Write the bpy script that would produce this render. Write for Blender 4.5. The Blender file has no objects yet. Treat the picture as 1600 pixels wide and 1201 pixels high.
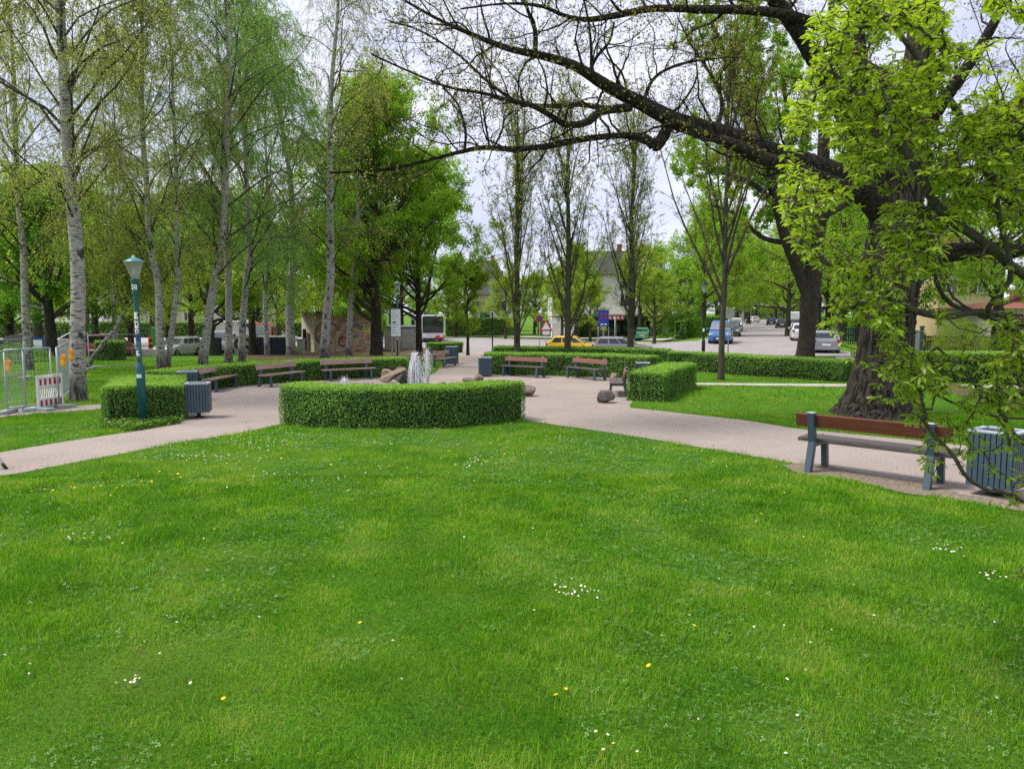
import bpy, math, random
import numpy as np

random.seed(7)
RNG = np.random.default_rng(11)
sc = bpy.context.scene
col = sc.collection
PI = math.pi
R = math.radians

# ------------------------------------------------------------------ camera
F, CX, CY, EYE, HZ = 1200.0, 800.0, 600.5, 2.25, 488.0
PITCH = math.atan((CY - HZ) / F)
cam = bpy.data.cameras.new('camera')
cam.sensor_fit = 'HORIZONTAL'
cam.sensor_width = 36.0
cam.lens = 36.0 * F / 1600.0
cam.clip_start = 0.05
cam.clip_end = 3000.0
cob = bpy.data.objects.new('camera', cam)
col.objects.link(cob)
cob.location = (0, 0, EYE)
cob.rotation_euler = (PI / 2 - PITCH, 0, 0)
sc.camera = cob

def smooth(t):
    t = np.clip(t, 0.0, 1.0)
    return t * t * (3 - 2 * t)

def gz(x, y):
    """height of the ground: level park, falling towards the street"""
    x = np.asarray(x, float); y = np.asarray(y, float)
    ys = np.maximum(y, 1.0)
    w = smooth((x / ys - 0.15) / 0.10)
    low = -1.05 * smooth((y - 38) / 20.0)
    hi = -0.40 * smooth((y - 33) / 18.0) + 0.30 * smooth((y - 50) / 20.0)
    return low * (1 - w) + hi * w

def ray(px, py):
    dx = (px - CX) / F; dy = (CY - py) / F
    c, s = math.cos(PITCH), math.sin(PITCH)
    return np.array([dx, c + dy * s, -s + dy * c])

def at(px, py, Y):
    r = ray(px, py); t = Y / r[1]
    return np.array([r[0] * t, Y, EYE + r[2] * t])

def G(px, py):
    r = ray(px, py); lo, hi = 0.5, 900.0
    f = lambda t: EYE + r[2] * t - float(gz(r[0] * t, r[1] * t))
    t = 1.0; prev = 0.5
    while t < 900 and f(t) > 0:
        prev = t; t *= 1.03
    lo, hi = prev, t
    for _ in range(40):
        m = (lo + hi) / 2
        if f(m) > 0: lo = m
        else: hi = m
    p = r * lo
    return np.array([p[0], p[1], float(gz(p[0], p[1]))])

def onground(px, Y):
    x = (px - CX) / F * Y * 1.0
    # depth along view axis differs little from Y
    return np.array([x, Y, float(gz(x, Y))])

# ------------------------------------------------------------------ objects
def tag(o, label=None, cat=None, group=None, kind=None):
    if label: o['label'] = label
    if cat: o['category'] = cat
    if group: o['group'] = group
    if kind: o['kind'] = kind
    return o

def thing(name, loc, rz=0.0, label=None, cat=None, group=None, scale=None):
    o = bpy.data.objects.new(name, None)
    col.objects.link(o)
    o.empty_display_size = 0.2
    o.location = [float(v) for v in loc]
    o.rotation_euler = (0, 0, rz)
    if scale is not None:
        o.scale = (scale,) * 3 if np.isscalar(scale) else scale
    return tag(o, label, cat, group)

def link(name, me, parent=None, mats=(), smooth_=False):
    for m in mats: me.materials.append(m)
    o = bpy.data.objects.new(name, me)
    col.objects.link(o)
    if parent is not None: o.parent = parent
    if smooth_ and len(me.polygons):
        me.polygons.foreach_set('use_smooth', np.ones(len(me.polygons), bool))
    return o

def np_mesh(name, V, faces, attr=None, matidx=None):
    """V (n,3); faces list of int arrays (m,k). attr: per-face float 'rnd'."""
    me = bpy.data.meshes.new(name)
    V = np.asarray(V, np.float32)
    faces = [np.asarray(f, np.int32) for f in faces if len(f)]
    me.vertices.add(len(V)); me.vertices.foreach_set('co', V.ravel())
    loops = np.concatenate([f.ravel() for f in faces])
    tot = np.concatenate([np.full(len(f), f.shape[1], np.int32) for f in faces])
    st = np.concatenate([[0], np.cumsum(tot)[:-1]]).astype(np.int32)
    me.loops.add(len(loops)); me.loops.foreach_set('vertex_index', loops)
    me.polygons.add(len(tot)); me.polygons.foreach_set('loop_start', st)
    if matidx is not None:
        me.polygons.foreach_set('material_index', np.asarray(matidx, np.int32))
    me.update(calc_edges=True)
    if attr is not None:
        a = me.attributes.new('rnd', 'FLOAT', 'FACE')
        a.data.foreach_set('value', np.asarray(attr, np.float32))
    return me

def copy_tree(o, parent=None, keep=True):
    c = o.copy(); col.objects.link(c)
    if parent is not None: c.parent = parent
    for ch in list(o.children):
        copy_tree(ch, c)
    return c

class MB:
    """collects simple solids into one mesh"""
    def __init__(s): s.v = []; s.f = []; s.m = []
    def add(s, vs, fs, mi=0):
        b = len(s.v); s.v += [tuple(float(c) for c in v) for v in vs]
        s.f += [tuple(b + i for i in f) for f in fs]; s.m += [mi] * len(fs)
    def box(s, c, d, rz=0, mi=0, taper=(1, 1)):
        x, y, z = c; a, b, h = d[0] / 2, d[1] / 2, d[2] / 2
        cs, sn = math.cos(rz), math.sin(rz)
        vs = []
        for (sz, tx, ty) in ((-1, 1, 1), (1, taper[0], taper[1])):
            for (sx, sy) in ((-1, -1), (1, -1), (1, 1), (-1, 1)):
                u, w = sx * a * tx, sy * b * ty
                vs.append((x + u * cs - w * sn, y + u * sn + w * cs, z + sz * h))
        s.add(vs, [(3, 2, 1, 0), (4, 5, 6, 7), (0, 1, 5, 4), (1, 2, 6, 5), (2, 3, 7, 6), (3, 0, 4, 7)], mi)
        return s
    def bar(s, p, q, w, h=None, up=(0, 0, 1), mi=0):
        p, q = np.array(p, float), np.array(q, float); h = h or w
        d = q - p; d /= np.linalg.norm(d)
        u = np.cross(d, up)
        if np.linalg.norm(u) < 1e-3: u = np.cross(d, (1, 0, 0))
        u /= np.linalg.norm(u); n = np.cross(u, d)
        vs = []
        for e in (p, q):
            for (a, b) in ((-1, -1), (1, -1), (1, 1), (-1, 1)):
                vs.append(e + u * a * w / 2 + n * b * h / 2)
        s.add(vs, [(3, 2, 1, 0), (4, 5, 6, 7), (0, 1, 5, 4), (1, 2, 6, 5), (2, 3, 7, 6), (3, 0, 4, 7)], mi)
        return s
    def lathe(s, prof, n=16, o=(0, 0, 0), mi=0, cap=True):
        vs = []; fs = []
        for (r, z) in prof:
            for k in range(n):
                a = 2 * PI * k / n
                vs.append((o[0] + r * math.cos(a), o[1] + r * math.sin(a), o[2] + z))
        for i in range(len(prof) - 1):
            for k in range(n):
                fs.append((i * n + k, i * n + (k + 1) % n, (i + 1) * n + (k + 1) % n, (i + 1) * n + k))
        if cap:
            fs.append(tuple(range(n - 1, -1, -1))); fs.append(tuple((len(prof) - 1) * n + k for k in range(n)))
        s.add(vs, fs, mi); return s
    def tube(s, pts, r, n=8, mi=0):
        pts = [np.array(p, float) for p in pts]; m = len(pts)
        rs = [r] * m if np.isscalar(r) else r
        ref = np.array([0.31, 0.17, 0.93]); vs = []; fs = []
        for i in range(m):
            d = pts[min(i + 1, m - 1)] - pts[max(i - 1, 0)]; d /= np.linalg.norm(d)
            u = np.cross(d, ref); u /= np.linalg.norm(u); w = np.cross(d, u)
            for k in range(n):
                a = 2 * PI * k / n
                vs.append(pts[i] + rs[i] * (u * math.cos(a) + w * math.sin(a)))
        for i in range(m - 1):
            for k in range(n):
                fs.append((i * n + k, i * n + (k + 1) % n, (i + 1) * n + (k + 1) % n, (i + 1) * n + k))
        fs.append(tuple(range(n - 1, -1, -1))); fs.append(tuple((m - 1) * n + k for k in range(n)))
        s.add(vs, fs, mi); return s
    def prism(s, poly, axis, lo, hi, mi=0):
        """poly of 2D points extruded along axis 'x','y' or 'z' from lo to hi"""
        n = len(poly)
        def P(a, b, t):
            return {'x': (t, a, b), 'y': (a, t, b), 'z': (a, b, t)}[axis]
        vs = [P(a, b, lo) for a, b in poly] + [P(a, b, hi) for a, b in poly]
        fs = [tuple(range(n - 1, -1, -1)), tuple(range(n, 2 * n))]
        fs += [(i, (i + 1) % n, n + (i + 1) % n, n + i) for i in range(n)]
        s.add(vs, fs, mi); return s
    def quad(s, a, b, c, d, mi=0):
        s.add([a, b, c, d], [(0, 1, 2, 3)], mi); return s
    def build(s, name, mats, parent=None, bevel=0, smooth_=False, seg=2):
        me = bpy.data.meshes.new(name)
        me.from_pydata(s.v, [], s.f)
        if not isinstance(mats, (list, tuple)): mats = [mats]
        for m in mats: me.materials.append(m)
        if len(mats) > 1: me.polygons.foreach_set('material_index', s.m)
        import bmesh
        bm = bmesh.new(); bm.from_mesh(me)
        bmesh.ops.recalc_face_normals(bm, faces=bm.faces); bm.to_mesh(me); bm.free()
        o = link(name, me, parent)
        if smooth_:
            me.polygons.foreach_set('use_smooth', np.ones(len(me.polygons), bool))
        if bevel:
            b = o.modifiers.new('bevel', 'BEVEL'); b.width = bevel; b.segments = seg
            b.limit_method = 'ANGLE'; b.angle_limit = R(35)
        return o

# ------------------------------------------------------------------ materials
class N:
    """short node-graph builder"""
    def __init__(s, name):
        s.m = bpy.data.materials.new(name); s.m.use_nodes = True
        s.t = s.m.node_tree; s.t.nodes.clear()
        s.out = s.t.nodes.new('ShaderNodeOutputMaterial')
    def n(s, typ, **kw):
        nd = s.t.nodes.new('ShaderNode' + typ)
        for k, v in kw.items():
            if k.startswith('i_'):
                key = k[2:]; key = int(key) if key.isdigit() else key.replace('_', ' ')
                nd.inputs[key].default_value = v
            else: setattr(nd, k, v)
        return nd
    def l(s, a, b): s.t.links.new(a, b)
    def coord(s, kind='Object', scale=(1, 1, 1)):
        tc = s.n('TexCoord'); mp = s.n('Mapping'); mp.inputs['Scale'].default_value = scale
        s.l(tc.outputs[kind], mp.inputs['Vector']); return mp.outputs['Vector']
    def noise(s, vec, scale, detail=4, rough=.55, dist=0):
        nd = s.n('TexNoise'); nd.inputs['Scale'].default_value = scale
        nd.inputs['Detail'].default_value = detail; nd.inputs['Roughness'].default_value = rough
        nd.inputs['Distortion'].default_value = dist
        if vec is not None: s.l(vec, nd.inputs['Vector'])
        return nd.outputs['Fac']
    def ramp(s, fac, stops, interp='LINEAR'):
        nd = s.n('ValToRGB'); cr = nd.color_ramp; cr.interpolation = interp
        while len(cr.elements) < len(stops): cr.elements.new(.5)
        for e, (p, c) in zip(cr.elements, stops):
            e.position = p; e.color = (*c, 1) if len(c) == 3 else c
        s.l(fac, nd.inputs['Fac']); return nd.outputs['Color']
    def mix(s, fac, a, b, mode='MIX'):
        nd = s.n('Mix', data_type='RGBA', blend_type=mode)
        for src, i in ((fac, 0), (a, 6), (b, 7)):
            if hasattr(src, 'is_output'): s.l(src, nd.inputs[i])
            elif i == 0: nd.inputs[0].default_value = src
            else: nd.inputs[i].default_value = (*src, 1)
        return nd.outputs[2]
    def math(s, op, a, b=None, c=None, clamp=False):
        nd = s.n('Math', operation=op, use_clamp=clamp)
        for i, v in enumerate((a, b, c)):
            if v is None: continue
            if hasattr(v, 'is_output'): s.l(v, nd.inputs[i])
            else: nd.inputs[i].default_value = v
        return nd.outputs[0]
    def bump(s, h, strength=.4, dist=.02):
        nd = s.n('Bump'); nd.inputs['Strength'].default_value = strength
        nd.inputs['Distance'].default_value = dist; s.l(h, nd.inputs['Height']); return nd.outputs['Normal']
    def principled(s, colr, rough=.7, normal=None, **kw):
        p = s.n('BsdfPrincipled')
        if hasattr(colr, 'is_output'): s.l(colr, p.inputs['Base Color'])
        else: p.inputs['Base Color'].default_value = (*colr, 1)
        if hasattr(rough, 'is_output'): s.l(rough, p.inputs['Roughness'])
        else: p.inputs['Roughness'].default_value = rough
        for k, v in kw.items(): p.inputs[k].default_value = v
        if normal is not None: s.l(normal, p.inputs['Normal'])
        s.l(p.outputs[0], s.out.inputs['Surface']); return s.m

def plain(name, c, rough=.6, var=.18, scale=6, bump=0, metallic=0, spec=.5, dirt=None, coat=0):
    """one colour with wear: a noise that lightens, darkens and roughens"""
    b = N(name); v = b.coord('Object')
    f = b.noise(v, scale, 6, .6)
    c0 = tuple(max(0, x * (1 - var)) for x in c); c1 = tuple(min(1, x * (1 + var)) for x in c)
    cc = b.ramp(f, [(.3, c0), (.7, c1)])
    if dirt:
        g = b.noise(v, scale * .35, 8, .7)
        k = b.ramp(g, [(.5, (0, 0, 0)), (.72, (1, 1, 1))])
        cc = b.mix(k, cc, dirt)
    rr = b.math('MULTIPLY_ADD', f, .25, rough - .12, clamp=True)
    nm = b.bump(b.noise(v, scale * 8, 4), bump, .01) if bump else None
    return b.principled(cc, rr, nm, Metallic=metallic, **{'Specular IOR Level': spec, 'Coat Weight': coat, 'Coat Roughness': .08})

def leafmat(name, cols, trans=.35, gloss=.0, tr_tint=(1.15, 1.1, .6), rough=.45):
    b = N(name)
    a = b.n('Attribute', attribute_name='rnd')
    n = len(cols)
    c = b.ramp(a.outputs['Fac'], [(i / max(1, n - 1), k) for i, k in enumerate(cols)])
    d = b.n('BsdfDiffuse'); b.l(c, d.inputs['Color'])
    t = b.n('BsdfTranslucent')
    b.l(b.mix(1.0, c, tr_tint, 'MULTIPLY'), t.inputs['Color'])
    mx = b.n('MixShader'); mx.inputs[0].default_value = trans
    b.l(d.outputs[0], mx.inputs[1]); b.l(t.outputs[0], mx.inputs[2])
    last = mx.outputs[0]
    if gloss:
        g = b.n('BsdfGlossy'); g.inputs['Roughness'].default_value = rough
        m2 = b.n('MixShader'); m2.inputs[0].default_value = gloss
        b.l(last, m2.inputs[1]); b.l(g.outputs[0], m2.inputs[2]); last = m2.outputs[0]
    b.l(last, b.out.inputs['Surface'])
    return b.m

def barkmat(name, c0, c1, zs=.22, scale=14, strength=.9, moss=None, lo=.32, hi=.68):
    b = N(name); v = b.coord('Object', (1, 1, zs))
    f = b.noise(v, scale, 8, .65, .6)
    g = b.noise(b.coord('Object'), 1.1, 4)
    c = b.ramp(f, [(lo, c0), (hi, c1)])
    c = b.mix(b.math('MULTIPLY', g, .5), c, tuple(x * .6 for x in c0))
    if moss:
        k = b.ramp(b.noise(b.coord('Object'), 2.3, 5), [(.52, (0, 0, 0)), (.7, (1, 1, 1))])
        c = b.mix(b.math('MULTIPLY', k, .55), c, moss)
    return b.principled(c, .95, b.bump(f, strength, .06), **{'Specular IOR Level': .15})

def birchmat(name):
    b = N(name)
    v = b.coord('Object', (1, 1, 1))
    sep = b.n('SeparateXYZ'); b.l(v, sep.inputs[0])
    low = b.noise(v, 2.2, 4)
    c = b.ramp(b.noise(v, 9, 5), [(.3, (.27, .25, .225)), (.7, (.46, .435, .40))])
    # dark dashes across the stem
    d = b.noise(b.coord('Object', (2.2, 2.2, 15)), 2.1, 4, .6)
    k = b.ramp(d, [(.53, (0, 0, 0)), (.60, (1, 1, 1))])
    c = b.mix(k, c, (.075, .065, .058))
    d2 = b.noise(b.coord('Object', (3, 3, 2.2)), 1.5, 5, .6)
    k2 = b.ramp(d2, [(.57, (0, 0, 0)), (.64, (1, 1, 1))])
    c = b.mix(k2, c, (.05, .045, .04))
    # cracked dark foot
    z = b.math('MULTIPLY_ADD', low, 1.6, sep.outputs['Z'])
    kz = b.ramp(b.math('DIVIDE', z, 3.0), [(.36, (1, 1, 1)), (.60, (0, 0, 0))])
    foot = b.ramp(b.noise(b.coord('Object', (1, 1, .3)), 16, 6), [(.4, (.035, .03, .027)), (.62, (.20, .18, .16))])
    c = b.mix(kz, c, foot)
    h = b.noise(b.coord('Object', (1, 1, .5)), 12, 6)
    return b.principled(c, .85, b.bump(h, .5, .03), **{'Specular IOR Level': .2})

M = {}
M['birch_bark'] = birchmat('birch_bark')
M['birch_twig'] = barkmat('birch_twig', (.05, .042, .035), (.11, .095, .08), strength=.3)
M['oak_bark'] = barkmat('oak_bark', (.010, .008, .006), (.125, .105, .088), zs=.10, scale=15, strength=1.0, moss=(.045, .05, .02), lo=.42, hi=.60)
M['oak_bark_limb'] = barkmat('oak_bark_limb', (.010, .008, .006), (.10, .084, .07), zs=.8, scale=17, strength=1.0, moss=(.045, .05, .02), lo=.40, hi=.64)
M['dark_bark'] = barkmat('dark_bark', (.022, .018, .015), (.09, .075, .062), moss=(.05, .06, .02))
M['grey_bark'] = barkmat('grey_bark', (.045, .042, .03), (.13, .12, .085), moss=(.07, .08, .03))
M['twig'] = barkmat('twig', (.05, .04, .033), (.12, .10, .085), strength=.3)

M['leaf_birch'] = leafmat('leaf_birch', [(.25, .34, .07), (.38, .47, .12), (.50, .56, .18), (.55, .50, .19)], .65)
M['leaf_birch_green'] = leafmat('leaf_birch_green', [(.16, .32, .09), (.27, .48, .14), (.39, .58, .17)], .65)
M['leaf_maple'] = leafmat('leaf_maple', [(.14, .30, .035), (.28, .49, .055), (.41, .61, .09)], .65)
M['leaf_dark'] = leafmat('leaf_dark', [(.07, .18, .03), (.14, .31, .045), (.25, .44, .07)], .6)
M['leaf_yellow'] = leafmat('leaf_yellow', [(.19, .31, .045), (.33, .48, .07), (.45, .58, .11)], .65)
M['leaf_poplar'] = leafmat('leaf_poplar', [(.16, .22, .03), (.28, .36, .05), (.40, .46, .08)], .55)
M['leaf_oakbud'] = leafmat('leaf_oakbud', [(.18, .17, .04), (.28, .30, .06), (.40, .44, .07)], .5)
M['leaf_young_oak'] = leafmat('leaf_young_oak', [(.19, .32, .02), (.34, .50, .035), (.52, .64, .08)], .58, .04, rough=.4)
M['leaf_hedge'] = leafmat('leaf_hedge', [(.075, .06, .03), (.04, .125, .026), (.095, .26, .036), (.20, .43, .05), (.36, .57, .08)], .48, .03)
M['leaf_hedge_top'] = leafmat('leaf_hedge_top', [(.05, .12, .012), (.11, .22, .018), (.17, .30, .03)], .35, .03)
M['leaf_ivy'] = leafmat('leaf_ivy', [(.04, .11, .015), (.09, .2, .02), (.15, .27, .03)], .35, .03)
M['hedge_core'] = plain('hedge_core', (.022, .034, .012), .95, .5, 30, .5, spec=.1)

M['blue_steel'] = plain('blue_steel', (.045, .075, .105), .42, .15, 5, .05, spec=.5, dirt=(.07, .085, .09))
M['blue_steel_light'] = plain('blue_steel_light', (.40, .45, .50), .4, .12, 5)
M['teal'] = plain('teal', (.006, .085, .095), .35, .15, 6, 0, spec=.5)
M['teal_cap'] = plain('teal_cap', (.06, .20, .21), .4, .2, 8, dirt=(.14, .22, .2))
M['black_metal'] = plain('black_metal', (.012, .013, .014), .4, .2, 8)
M['galv'] = plain('galv', (.36, .39, .41), .45, .15, 10, metallic=.35)
M['rubber'] = plain('rubber', (.016, .016, .017), .85, .3, 20)
M['white_plastic'] = plain('white_plastic', (.72, .70, .68), .45, .08, 9, dirt=(.5, .48, .45))
M['red_film'] = plain('red_film', (.36, .018, .03), .35, .15, 8)
M['amber'] = plain('amber', (.85, .30, .01), .25, .1, 10)
M['yellow_plastic'] = plain('yellow_plastic', (.75, .38, .02), .4, .1, 10)
M['black_plastic'] = plain('black_plastic', (.02, .02, .022), .5, .2, 9)
M['concrete'] = plain('concrete', (.36, .35, .32), .9, .2, 4, .3, dirt=(.22, .21, .18))
M['concrete_green'] = plain('concrete_green', (.30, .37, .32), .9, .2, 4, .3)
M['rim'] = plain('rim', (.35, .35, .36), .35, .15, 10, metallic=.7)
M['plate'] = plain('plate', (.75, .75, .72), .4, .05, 9)
M['lamp_white'] = plain('lamp_white', (.75, .76, .78), .12, .05, 9, spec=.8)
M['lamp_red'] = plain('lamp_red', (.35, .008, .01), .15, .1, 9, spec=.8)
M['green_banner'] = plain('green_banner', (.01, .30, .04), .55, .12, 5)
M['orange'] = plain('orange', (.75, .15, .01), .5, .1, 8)
M['sign_blue'] = plain('sign_blue', (.008, .045, .30), .4, .08, 8)
M['sign_red'] = plain('sign_red', (.45, .012, .02), .4, .08, 8)
M['sign_white'] = plain('sign_white', (.75, .75, .75), .45, .06, 8)
M['navy'] = plain('navy', (.008, .014, .04), .5, .25, 3)
M['roof_dark'] = plain('roof_dark', (.035, .034, .036), .8, .25, 4, .3)
M['roof_red'] = plain('roof_red', (.22, .07, .045), .85, .2, 6, .3)
M['plaster_cream'] = plain('plaster_cream', (.55, .50, .42), .9, .08, 1.2, .2, dirt=(.42, .38, .31))
M['plaster_white'] = plain('plaster_white', (.66, .64, .62), .9, .06, 1.2, .2)
M['plaster_yellow'] = plain('plaster_yellow', (.58, .46, .26), .9, .08, 1.2, .2)
M['red_gate'] = plain('red_gate', (.17, .012, .022), .5, .15, 3)
M['dark_wood'] = plain('dark_wood', (.04, .025, .018), .8, .3, 12)
M['paper'] = plain('paper', (.66, .67, .72), .5, .05, 6)
M['lettering'] = plain('lettering', (.05, .05, .07), .6, .1, 6)
M['brass_wood'] = plain('board_wood', (.30, .20, .15), .75, .2, 7)
M['tinbrown'] = plain('tinbrown', (.15, .115, .10), .8, .2, 9)

def glassmat(name, c, rough=.05):
    b = N(name); return b.principled(c, rough, None, **{'Specular IOR Level': .8})
M['dark_glass'] = glassmat('dark_glass', (.012, .015, .018))
M['window_glass'] = glassmat('window_glass', (.04, .05, .06), .08)
M['screen_glass'] = glassmat('screen_glass', (.16, .18, .21), .06)
def clear():
    b = N('lantern_glass')
    t = b.n('BsdfTransparent'); t.inputs['Color'].default_value = (.92, .94, .93, 1)
    g = b.n('BsdfGlossy'); g.inputs['Roughness'].default_value = .08
    d = b.n('BsdfDiffuse'); d.inputs['Color'].default_value = (.7, .7, .66, 1)
    m = b.n('MixShader'); m.inputs[0].default_value = .25
    b.l(t.outputs[0], m.inputs[1]); b.l(d.outputs[0], m.inputs[2])
    m2 = b.n('MixShader'); m2.inputs[0].default_value = .1
    b.l(m.outputs[0], m2.inputs[1]); b.l(g.outputs[0], m2.inputs[2])
    b.l(m2.outputs[0], b.out.inputs['Surface']); return b.m
M['clear'] = clear()

def paint(name, c, metallic=0.0):
    b = N(name)
    f = b.noise(b.coord('Object'), 2.5, 6, .6)
    cc = b.ramp(f, [(.3, tuple(x * .9 for x in c)), (.7, c)])
    return b.principled(cc, .28, None, Metallic=metallic, **{'Coat Weight': .7, 'Coat Roughness': .06})

def woodmat(name, c0, c1, axis='x'):
    b = N(name)
    sc_ = {'x': (.7, 14, 14), 'z': (14, 14, .7)}[axis]
    f = b.noise(b.coord('Object', sc_), 3, 8, .65, .4)
    c = b.ramp(f, [(.3, c0), (.7, c1)])
    g = b.noise(b.coord('Object'), 3.5, 6, .7)
    c = b.mix(b.ramp(g, [(.5, (0, 0, 0)), (.75, (.7, .7, .7))]), c, tuple(x * .5 + .03 for x in c1))
    return b.principled(c, .55, b.bump(f, .35, .004), **{'Specular IOR Level': .35})
M['wood_back'] = woodmat('wood_back', (.085, .024, .014), (.16, .048, .028))
M['wood_worn'] = woodmat('wood_worn', (.24, .135, .11), (.46, .31, .26))
M['wood_red'] = woodmat('wood_red', (.15, .06, .045), (.30, .14, .11))
M['wood_seat'] = woodmat('wood_seat', (.055, .045, .042), (.13, .11, .10))
M['wood_seat_light'] = woodmat('wood_seat_light', (.16, .11, .085), (.30, .22, .18))
# ------------------------------------------------------------------ light
SUN = np.array([-0.56, -0.04, 1.0]); SUN /= np.linalg.norm(SUN)
w = bpy.data.worlds.new('World'); sc.world = w; w.use_nodes = True
nt = w.node_tree; nt.nodes.clear()
def wn(t, **k):
    nd = nt.nodes.new('ShaderNode' + t)
    for a, b in k.items(): setattr(nd, a, b)
    return nd
sky = wn('TexSky', sky_type='NISHITA', sun_disc=False)
sky.sun_elevation = math.asin(SUN[2]); sky.sun_rotation = math.atan2(SUN[0], SUN[1])
sky.air_density = 1.0; sky.dust_density = 3.0
mul = wn('Mix', data_type='RGBA', blend_type='MULTIPLY'); mul.inputs[0].default_value = 1
nt.links.new(sky.outputs[0], mul.inputs[6]); mul.inputs[7].default_value = (.09, .09, .09, 1)
tc = wn('TexCoord'); mp = wn('Mapping'); mp.inputs['Scale'].default_value = (1, 1, 2.4)
nt.links.new(tc.outputs['Generated'], mp.inputs['Vector'])
n1 = wn('TexNoise'); n1.inputs['Scale'].default_value = 2.6; n1.inputs['Detail'].default_value = 7; n1.inputs['Roughness'].default_value = .55
nt.links.new(mp.outputs[0], n1.inputs['Vector'])
cr = wn('ValToRGB'); e = cr.color_ramp.elements
e[0].position = .34; e[0].color = (.255, .275, .375, 1)
e[1].position = .60; e[1].color = (.45, .45, .50, 1)
nt.links.new(n1.outputs['Fac'], cr.inputs['Fac'])
mx = wn('Mix', data_type='RGBA'); mx.inputs[0].default_value = .88
nt.links.new(mul.outputs[2], mx.inputs[6]); nt.links.new(cr.outputs[0], mx.inputs[7])
bg = wn('Background'); bg.inputs['Strength'].default_value = 1.0
nt.links.new(mx.outputs[2], bg.inputs['Color'])
wo = wn('OutputWorld'); nt.links.new(bg.outputs[0], wo.inputs['Surface'])
ld = bpy.data.lights.new('sun', 'SUN'); ld.energy = 1.7; ld.angle = R(20); ld.color = (1, .955, .88)
lo_ = bpy.data.objects.new('sun', ld); col.objects.link(lo_)
lo_.rotation_euler = (math.acos(SUN[2]), 0, math.atan2(SUN[1], SUN[0]) + PI / 2)
lo_.location = (0, 0, 60)
sc.view_settings.view_transform = 'Standard'; sc.view_settings.look = 'None'
sc.view_settings.exposure = 1.40; sc.view_settings.gamma = 1.0
sc.render.engine = 'CYCLES'
cy = sc.cycles
cy.max_bounces = 9; cy.diffuse_bounces = 6; cy.glossy_bounces = 2; cy.transmission_bounces = 6
cy.transparent_max_bounces = 8
cy.use_adaptive_sampling = True; cy.use_denoising = False
cy.caustics_reflective = False; cy.caustics_refractive = False
sc.render.use_persistent_data = False

# ------------------------------------------------------------------ numpy noise
def vnoise(x, y, scale, seed=0):
    r = np.random.default_rng(seed); T = r.random((64, 64))
    u = np.asarray(x) / scale; v = np.asarray(y) / scale
    i = np.floor(u).astype(int); j = np.floor(v).astype(int)
    a = smooth(u - i); b = smooth(v - j)
    g = lambda p, q: T[p % 64, q % 64]
    return (g(i, j) * (1 - a) * (1 - b) + g(i + 1, j) * a * (1 - b) + g(i, j + 1) * (1 - a) * b + g(i + 1, j + 1) * a * b)
def fbm(x, y, scale, seed=0, o=4):
    s = 0; a = 1; t = 0
    for k in range(o):
        s = s + a * vnoise(x, y, scale / 2 ** k, seed + k); t += a; a *= .55
    return s / t

def pip(x, y, poly):
    x = np.asarray(x); y = np.asarray(y); ins = np.zeros(x.shape, bool)
    n = len(poly); j = n - 1
    for i in range(n):
        xi, yi = poly[i][0], poly[i][1]; xj, yj = poly[j][0], poly[j][1]
        c = ((yi > y) != (yj > y)) & (x < (xj - xi) * (y - yi) / (yj - yi + 1e-12) + xi)
        ins ^= c; j = i
    return ins

def wpoly(pxs): return [tuple(G(*p)[:2]) for p in pxs]
def densify(poly, step, jit=0, seed=1):
    r = np.random.default_rng(seed); out = []
    n = len(poly)
    for i in range(n):
        a = np.array(poly[i]); b = np.array(poly[(i + 1) % n]); L = np.linalg.norm(b - a)
        k = max(1, int(L / step))
        nn = np.array([-(b - a)[1], (b - a)[0]]) / max(L, 1e-6)
        for q in range(k):
            p = a + (b - a) * q / k
            if q and jit: p = p + nn * r.normal(0, jit)
            out.append(p)
    return out
from mathutils.geometry import delaunay_2d_cdt
from mathutils import Vector
def sheet(name, poly, mat, dz=.004, step=1.0, jit=0, label=None, seed=1):
    b = densify(poly, step * .7, jit, seed)
    B = np.array(b); x0, y0 = B.min(0); x1, y1 = B.max(0)
    gx, gy = np.meshgrid(np.arange(x0 + step / 2, x1, step), np.arange(y0 + step / 2, y1, step))
    gx = gx.ravel(); gy = gy.ravel(); m = pip(gx, gy, b); pts = [Vector(p) for p in b] + [Vector((p, q)) for p, q in zip(gx[m], gy[m])]
    nb = len(b)
    vs, es, fs, *_ = delaunay_2d_cdt(pts, [], [list(range(nb))], 1, 1e-5)
    V = np.array([(v.x, v.y, 0) for v in vs]); V[:, 2] = gz(V[:, 0], V[:, 1]) + dz
    me = bpy.data.meshes.new(name); me.from_pydata([tuple(v) for v in V], [], [tuple(f) for f in fs])
    # faces up
    for p in me.polygons[:1]:
        if p.normal.z < 0: me.flip_normals()
    o = link(name, me, None, [mat], True); tag(o, label=label, kind='structure')
    return o

# ------------------------------------------------------------------ ground materials
def ground_mat():
    b = N('lawn_soil'); v = b.coord('Object')
    big = b.noise(v, .55, 5, .6); mid = b.noise(v, 3.5, 6, .65); fine = b.noise(v, 38, 6, .7)
    c = b.ramp(fine, [(.28, (.022, .07, .008)), (.5, (.07, .19, .012)), (.75, (.13, .29, .02))])
    c2 = b.ramp(fine, [(.28, (.04, .07, .01)), (.5, (.11, .19, .02)), (.75, (.20, .29, .035))])
    c = b.mix(b.ramp(big, [(.42, (0, 0, 0)), (.66, (1, 1, 1))]), c, c2)
    k = b.ramp(mid, [(.60, (0, 0, 0)), (.74, (.75, .75, .75))])
    c = b.mix(k, c, (.055, .05, .025))
    return b.principled(c, .95, b.bump(fine, .9, .05), **{'Specular IOR Level': .1})
M['ground'] = ground_mat()

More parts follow.
